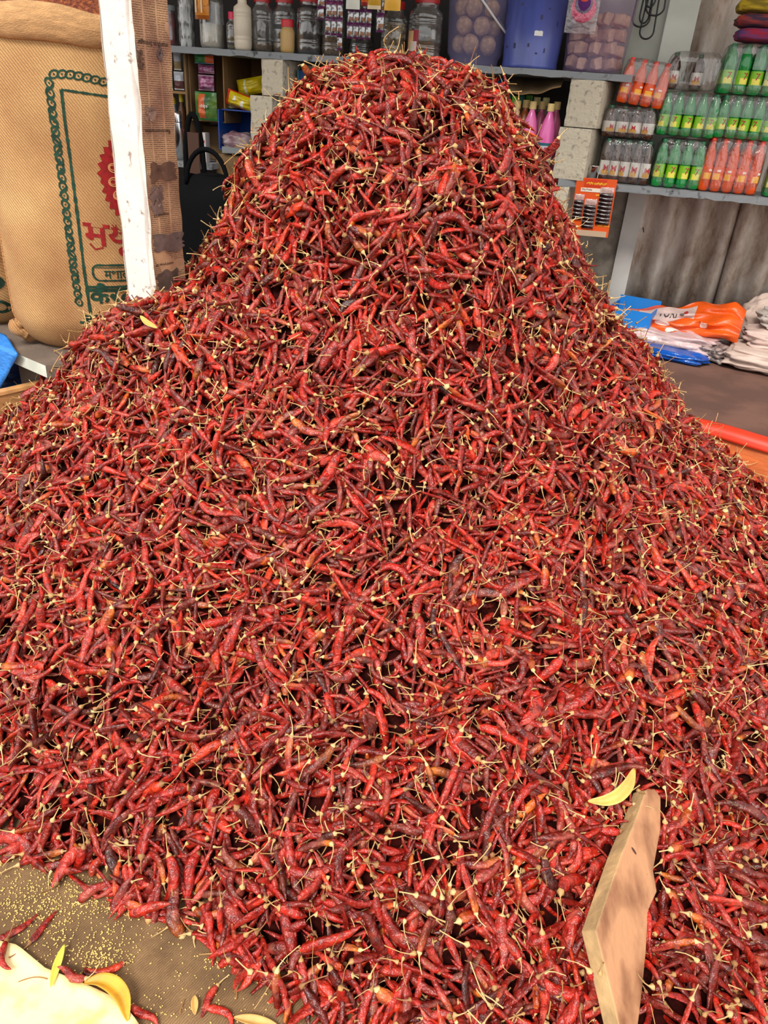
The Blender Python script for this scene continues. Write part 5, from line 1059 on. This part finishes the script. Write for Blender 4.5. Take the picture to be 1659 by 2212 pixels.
def crumple(label, name, px, py, w, d, h, rz, mat, seed, amp=.16, cat='bag', z=PLAT, exp=.5, dy=0, mats=None, mf=None):
    c = stand(px, py, z); g = blob(w, d, h, 56, 26, amp, seed, exp=exp)
    if mf: g.m = [mf(np.mean([g.v[i] for i in f], axis=0)) for f in g.f]
    o = build(name, g, mats or mat, None, smooth=True, loc=(c[0], c[1] + d * .4, z), rot=(0, 0, rz)); return tag(o, label, cat)
ORG = pm('orange_woven_bag', srgb(236, 90, 16), .4, var=.3, scale=8, bump=.5, bscale=22); PALE = pm('pale_woven_bag', srgb(206, 178, 172), .55, var=.25, scale=9, bump=.5, bscale=20)
FOLD = math.radians(-30)
crumple('pale pink plastic bag with loose wrinkles lying under the orange bag', 'plastic_bag', 1462, 766, .46, .28, .10, FOLD, pm('pinkish_film', srgb(206, 178, 178), .3, var=.25, scale=9, bump=.7, bscale=16), 41, .2)
crumple('flattened shiny blue packet at the bottom of the bag pile by the blue carton', 'blue_packet', 1440, 778, .40, .18, .045, FOLD, pm('shiny_blue', srgb(14, 80, 170), .2, var=.3, scale=10, bump=.6, bscale=24), 42, .15)
crumple('crinkled clear and black bag end at the right of the bag pile', 'plastic_bag', 1545, 784, .16, .16, .07, FOLD, pm('crinkled_black', srgb(60, 54, 52), .2, col2=srgb(170, 150, 146), scale=30, bump=1, bscale=40), 43, .3)
o = crumple('grey translucent bag twisted at its neck in front of the orange bag', 'plastic_bag', 1530, 762, .22, .18, .13, FOLD, pm('grey_film', srgb(188, 176, 172), .2, var=.3, scale=14, bump=.8, bscale=22), 44, .25)
# the orange printed bag leans against the sheets
c = stand(1474, 753); t = thing('orange_bag', 'bright orange printed plastic sack with a pale panel leaning on the corrugated wall', 'bag', (c[0], c[1] + .10, PLAT + .0), FOLD + .1)
def bagsurf(a, cc):
    x = .56 * (a - .5); lift = np.interp(a, [0, .25, .6, .9, 1], [.13, .17, .215, .255, .22]); bul = math.sin(PI * cc) * .05
    return (x, -.05 - .11 * (1 - cc) - bul + .03 * wob((a * 3, cc * 3, 1), 2.6, 4), .085 + (lift - .085) * cc + .012 * wob((a * 4, cc * 4, 2), 3, 5))
def bagback(a, cc): q = bagsurf(a, cc); return (q[0], q[1] + .015 + .14 * math.sin(PI * cc), q[2] - .04 * math.sin(PI * cc))
g = G(); g.grid(bagsurf, 48, 24, mf=lambda a, cc: 1 if (.10 + .2 * (1 - cc) < a < .60 and .55 < cc < .93) else 0); g.grid(bagback, 24, 12); build('bag_skin', g, [ORG, PALE], t, smooth=True)
def on_bag(x0, c0_, dx, dc, body=None, poly=None, mat=None, nm='print', h=.2):
    if body:
        V, Fc, d = text2d(body, 1.0); V = V / d; g = G().add([np.array(bagsurf(x0 + p[0] * dx, c0_ + p[1] * dc)) + (0, -.002, .001) for p in V], Fc)
    else: g = G().add([np.array(bagsurf(x0 + dx * math.cos(k * PI / 8), c0_ + dc * math.sin(k * PI / 8))) + (0, -.003, .002) for k in range(16)], [tuple(range(16))])
    build(nm, g, mat, t)
on_bag(.30, .62, .16, .14, 'TURI', mat=flat(srgb(60, 54, 54), .6), nm='lettering'); on_bag(.53, .80, .018, .05, mat=flat(srgb(170, 30, 34), .5), nm='red_dot'); on_bag(.50, .72, .02, .05, mat=flat(srgb(96, 84, 84), .5), nm='grey_mark')
on_bag(.36, .36, .07, .07, mat=flat(srgb(232, 214, 206), .5), nm='oval_badge'); on_bag(.315, .34, .09, .04, 'artisan', mat=flat(srgb(120, 60, 50), .6), nm='lettering'); on_bag(.46, .14, .06, .05, mat=flat(srgb(226, 200, 190), .5), nm='oval_badge'); on_bag(.7, .4, .03, .12, mat=flat(srgb(232, 220, 214), .5), nm='white_patch')
# pale cloth sacks at the right edge
CL = [pm('pale_cloth_%d' % i, c_, .8, var=.22, scale=7, bump=.5, bscale=14) for i, c_ in enumerate((srgb(206, 182, 170), srgb(218, 190, 180), srgb(208, 198, 190)))]
for i, (px, py, w, d, h, z, lb) in enumerate(((1712, 822, .50, .32, .10, PLAT, 'pale cream folded cloth sack lowest in the pile at the right edge'), (1722, 812, .44, .28, .09, PLAT + .085, 'pale pink folded cloth sack in the middle of the right pile'), (1738, 808, .40, .26, .09, PLAT + .165, 'white folded sack with blue writing near the top of the right pile'), (1700, 790, .36, .14, .27, PLAT + .0, 'crumpled pinkish sack heaped behind the folded ones at the right edge'))):
    c = stand(px, py); dy = .13 if i < 3 else .22
    g = blob(w, d, h, 72, 36, .12, 50 + i, exp=.42); o = build('cloth_sack', g, CL[i % 3], None, smooth=True, loc=(c[0], c[1] + dy, z), rot=(0, 0, math.radians(-24 + 6 * i))); tag(o, lb, 'sack')
    if i == 2:
        V, Fc, d2 = text2d('R5 10', .03); build('blue_writing', G().add([(-.16 + p[0] * 1.4, -d / 2 * 1.03 - .002, .018 + p[1]) for p in V], Fc), flat(srgb(40, 44, 90), .6), o)
# orange tarpaulin over the platform edge
TARP = pm('orange_tarp', srgb(206, 104, 48), .55, var=.25, scale=9, stretch=(1, 1, 3), bump=.2, bscale=25); TRED = pm('red_tarp', srgb(226, 58, 28), .5, var=.2, scale=8)
Tn = np.array([TD[1], -TD[0], 0]); Tn = Tn if Tn[1] < 0 else -Tn; T0 = TA - TD * .3
t = thing('tarpaulin', 'orange tarpaulin with a red folded hem hanging over the platform edge, right', 'tarpaulin', (T0[0], T0[1], 0))
build('tarp_face', G().grid(lambda a, c: tuple(TD * 1.5 * a + Tn * (.012 + .10 * (1 - c) + .006 * math.sin(a * 30) * (1 - c)) + np.array([0, 0, .02 + (PLAT - .02) * c])), 40, 12), TARP, t, smooth=True, solid=.003)
build('red_hem', G().grid(lambda a, c: tuple(TD * 1.5 * a + Tn * (np.interp(c, [0, .35, .6, 1], [.034, .028, .012, -.02]) + .002 * math.sin(a * 40)) + np.array([0, 0, PLAT + np.interp(c, [0, .35, .6, 1], [-.036, -.010, .003, .004]) + .002 * math.sin(a * 25)])), 50, 8), TRED, t, smooth=True, solid=.003)

# ================================================================== FRONT: BOARD, LITTER, SEEDS
PLANK = pm('plank_face', srgb(186, 134, 96), .75, col2=srgb(124, 78, 50), scale=7, stretch=(2.2, 1.1, 1.1), lo=.34, hi=.55, bump=.15, bscale=40); PEDGE = pm('plank_edge', srgb(196, 160, 112), .85, var=.35, scale=16, bump=.3, bscale=60)
bt = thing('propped_board', 'thick pale wooden board half buried in the chillies at the lower right', 'board', B0)
P = BP; nP = len(P); g = G(); g.add(P + [p - Bn * .04 for p in P], [tuple(range(nP)), tuple(range(2 * nP - 1, nP - 1, -1))], 0); g.f += [(i, nP + i, nP + (i + 1) % nP, (i + 1) % nP) for i in range(nP)]; g.m += [1] * nP
build('board_body', g, [PLANK, PEDGE], bt, bevel=.003)
kn = onb(1369, 1838) - B0; e1 = np.cross(Bn, [0, 0, 1]); e1 /= np.linalg.norm(e1); e2 = np.cross(Bn, e1)
build('knot', G().add([kn + Bn * .0008 + e1 * .003 * math.cos(k * PI / 6) + e2 * .009 * math.sin(k * PI / 6) for k in range(12)], [tuple(range(12))]), flat(srgb(74, 44, 36), .8), bt)
# cream sheet, bottom left
SHT = pm('cream_sheet', srgb(250, 226, 168), .6, col2=srgb(236, 200, 120), scale=18, lo=.35, hi=.55, bump=.1)
ed_ = [onz(*p) for p in ((-120, 1990), (0, 2038), (40, 2048), (100, 2098), (150, 2118), (205, 2140), (262, 2168), (300, 2215), (330, 2300))]; q0 = ed_[1].copy(); far = onz(-120, 2400)
E_d = res([(p[0] - q0[0], p[1] - q0[1]) for p in ed_], 40)
def shp(a, c): e_ = E_d[min(39, int(round(a * 39)))]; p = np.array([e_[0], e_[1]]) * (1 - c) + (np.array([far[0], far[1]]) - q0[:2]) * c; return (p[0], p[1], .004 + .006 * math.exp(-(c / .06) ** 2) + .003 * abs(wob((p[0] * 5, p[1] * 5, 0), 2)))
o = build('cream_sheet', G().grid(shp, 39, 20), SHT, None, smooth=True, loc=(q0[0], q0[1], 0), solid=.003); tag(o, 'bright cream coloured plastic sheet on the ground in the bottom left corner', 'sheet')
# loose chillies on the matting
def loose(label, p0, p1, R, tint, sd, z=0.0):
    a, c = onz(*p0, z + R * .7), onz(*p1, z + R * .7); D = c - a; L = np.linalg.norm(D); D = D / L       # p0 stalk end, p1 tip
    single_chilli((a + c) / 2 + np.array([0, 0, R * .05]), D, np.array([0, 0, 1.0]), L, R, label, 'loose chillies on the ground', sd, tint, roll=np.zeros(1))
for row in (('long dark red loose chilli reaching the left edge above the cream sheet', (-4, 2034), (85, 1976), .0075, .45, 1), ('dark red loose chilli beside the long one, tip up right', (66, 2034), (124, 1966), .0070, .42, 2), ('short blood red chilli on the cream sheet at the left edge', (2, 2040), (14, 2100), .0080, .5, 3, .012), ('dark red chilli lying on the sheet edge beside the thin leaf', (182, 2116), (122, 2090), .0075, .38, 4, .012),
            ('pinkish orange loose chilli with its stalk to the right, above the curled leaf', (266, 2088), (186, 2100), .0072, .80, 5), ('small purple chilli fragment under the orange loose chilli', (180, 2096), (212, 2110), .0052, .15, 6), ('red loose chilli standing upright above the tan leaf, stalk up right', (466, 2130), (432, 2200), .0072, .6, 7), ('orange red loose chilli touching the upright one, bottom edge', (456, 2166), (508, 2218), .0070, .7, 8),
            ('red loose chilli at the bottom edge right of the curled leaf', (286, 2172), (344, 2216), .0075, .55, 9), ('deep red loose chilli just off the heap foot, stalk up left', (428, 2008), (468, 2082), .0070, .58, 10), ('curved dark red chilli just outside the heap foot, tip to the left', (372, 1952), (287, 1968), .0066, .4, 11), ('fat glossy red chilli below the curved one at the heap foot', (402, 1980), (325, 1972), .0080, .5, 12), ('long pale red chilli with worn skin at the heap foot', (478, 2074), (556, 2012), .0085, .82, 13)): loose(*row)
# leaves
def leaf(label, pts, wmax, mat, z=.006, curl=.35, heap_=False, name='dry_leaf', lift=0.0):
    W = []
    for p in pts:
        q = onz(*p, z)
        if heap_:
            r_ = ray(*p)
            for tt in np.linspace(.5, 3.2, 700):
                k = CAM + tt * r_ / np.linalg.norm(r_)
                if k[2] < heap_h(k[0], k[1]) + .046: q = k; break
        W.append(q)
    W = np.array(W); k = 20; d = np.r_[0, np.cumsum(np.linalg.norm(np.diff(W, axis=0), axis=1))]; t_ = np.linspace(0, d[-1], k); C_ = np.stack([np.interp(t_, d, W[:, i]) for i in range(3)], 1)
    for _ in range(3): C_[1:-1] = (C_[:-2] + 2 * C_[1:-1] + C_[2:]) / 4
    T_ = np.gradient(C_, axis=0); T_ /= np.linalg.norm(T_, axis=1, keepdims=True); up = (heap_n(C_[:, 0], C_[:, 1]) if heap_ else np.tile([0, 0, 1.0], (k, 1))); S_ = np.cross(T_, up); S_ /= np.linalg.norm(S_, axis=1, keepdims=True)
    def fn(a, c):
        i = min(k - 1, int(round(a * (k - 1)))); w = wmax * math.sin(PI * min(1, a * .96 + .02)) ** .7; s_ = (c - .5) * 2
        return tuple(C_[i] - C_[0] + S_[i] * s_ * w / 2 + up[i] * (abs(s_) * w * curl + lift * math.sin(PI * a)))
    o = build(name, G().grid(fn, k - 1, 6), mat, None, smooth=True, loc=C_[0], solid=.0006); tag(o, label, 'leaf')
LY = pm('yellow_leaf', srgb(214, 176, 92), .5, var=.2, scale=30); LG = pm('greenish_leaf', srgb(206, 204, 80), .55, var=.15, scale=30); LT = pm('tan_leaf', srgb(206, 160, 90), .6, var=.2, scale=30)
leaf('curved yellow leaf lying on the chillies just left of the propped board', [(1270, 1731), (1305, 1732), (1335, 1720), (1355, 1698), (1370, 1660)], .028, LY, heap_=True)
leaf('curled yellow brown leaf at the edge of the cream sheet, bottom left', [(182, 2124), (215, 2121), (245, 2135), (268, 2160), (276, 2205)], .032, pm('golden_leaf', srgb(220, 164, 50), .5, var=.3, scale=25), z=.012, curl=.4, lift=.006)
leaf('narrow greenish yellow leaf pointing up from the cream sheet', [(110, 2132), (122, 2090), (139, 2040)], .016, LG, z=.014, curl=.2)
leaf('tiny pale leaf standing beside the upright loose chilli', [(420, 2150), (421, 2192)], .014, LT, z=.006)
leaf('tan leaf at the bottom edge right of the loose chillies', [(505, 2198), (560, 2210), (600, 2216)], .02, LT, z=.006)
leaf('small bright yellow leaf curl near the top left flank of the heap', [(303, 682), (318, 698), (340, 709)], .016, LY, heap_=True)
# shed stalks on the sheet and mat
for i, (p0, p1, lb) in enumerate((((40, 2122), (103, 2116), 'thin brown twig lying across the cream sheet'), ((388, 2190), (398, 2160), 'short pale straw on the matting left of the upright chilli'), ((510, 2160), (512, 2105), 'thin dry straw on the matting below the heap foot'), ((340, 2012), (405, 2002), 'fine straw strands on the matting at the heap foot'))):
    a, c = onz(*p0, .012 if i == 0 else .003), onz(*p1, .012 if i == 0 else .003); o = build('straw', G().tube([tuple((c - a) * k + np.array([0, .006 * math.sin(PI * k), .002])) for k in np.linspace(0, 1, 7)], .0011, 6), flat(srgb(150, 104, 56), .8), None, smooth=True, loc=a); tag(o, lb, 'straw')
# seeds
SEED = pm('chilli_seed', srgb(236, 200, 120), .5, var=.2, scale=200); g = G(); r = random.Random(4)
cl = [((60, 1900), 60, 260), ((130, 1925), 45, 150), ((30, 1960), 50, 200), ((110, 1975), 40, 120), ((200, 1935), 38, 150), ((230, 2060), 34, 190), ((205, 2080), 26, 80), ((250, 1960), 50, 110), ((90, 2025), 40, 90), ((330, 2200), 50, 60), ((470, 2075), 18, 60), ((430, 2120), 60, 40), ((100, 1830), 60, 50), ((40, 1820), 40, 40), ((300, 1985), 60, 60), ((400, 2040), 70, 30), ((160, 2040), 40, 60), ((520, 2190), 60, 30)]
for (cx, cy), sg, k in cl:
    for _ in range(k):
        p = onz(r.gauss(cx, sg), r.gauss(cy, sg * .7), .0015); R = r.uniform(.0015, .0022); a = r.uniform(0, 6.28); tl = r.gauss(0, .3)
        if heap_h(np.array([p[0]]), np.array([p[1]]))[0] > .01: continue
        V = [(p[0] + R * math.cos(a + i * PI / 3) * (1.15 if i % 3 == 0 else .9), p[1] + R * math.sin(a + i * PI / 3), p[2] + tl * R * math.cos(i * PI / 3)) for i in range(6)]; g.add(V + [(p[0], p[1], p[2] + .0009), (p[0], p[1], .0003)], [(i, (i + 1) % 6, 6) for i in range(6)] + [((i + 1) % 6, i, 7) for i in range(6)])
o = build('chilli_seeds', g, SEED, None, smooth=True); tag(o, 'pale yellow chilli seeds spilled over the brown matting at lower left', 'seeds', kind='stuff')
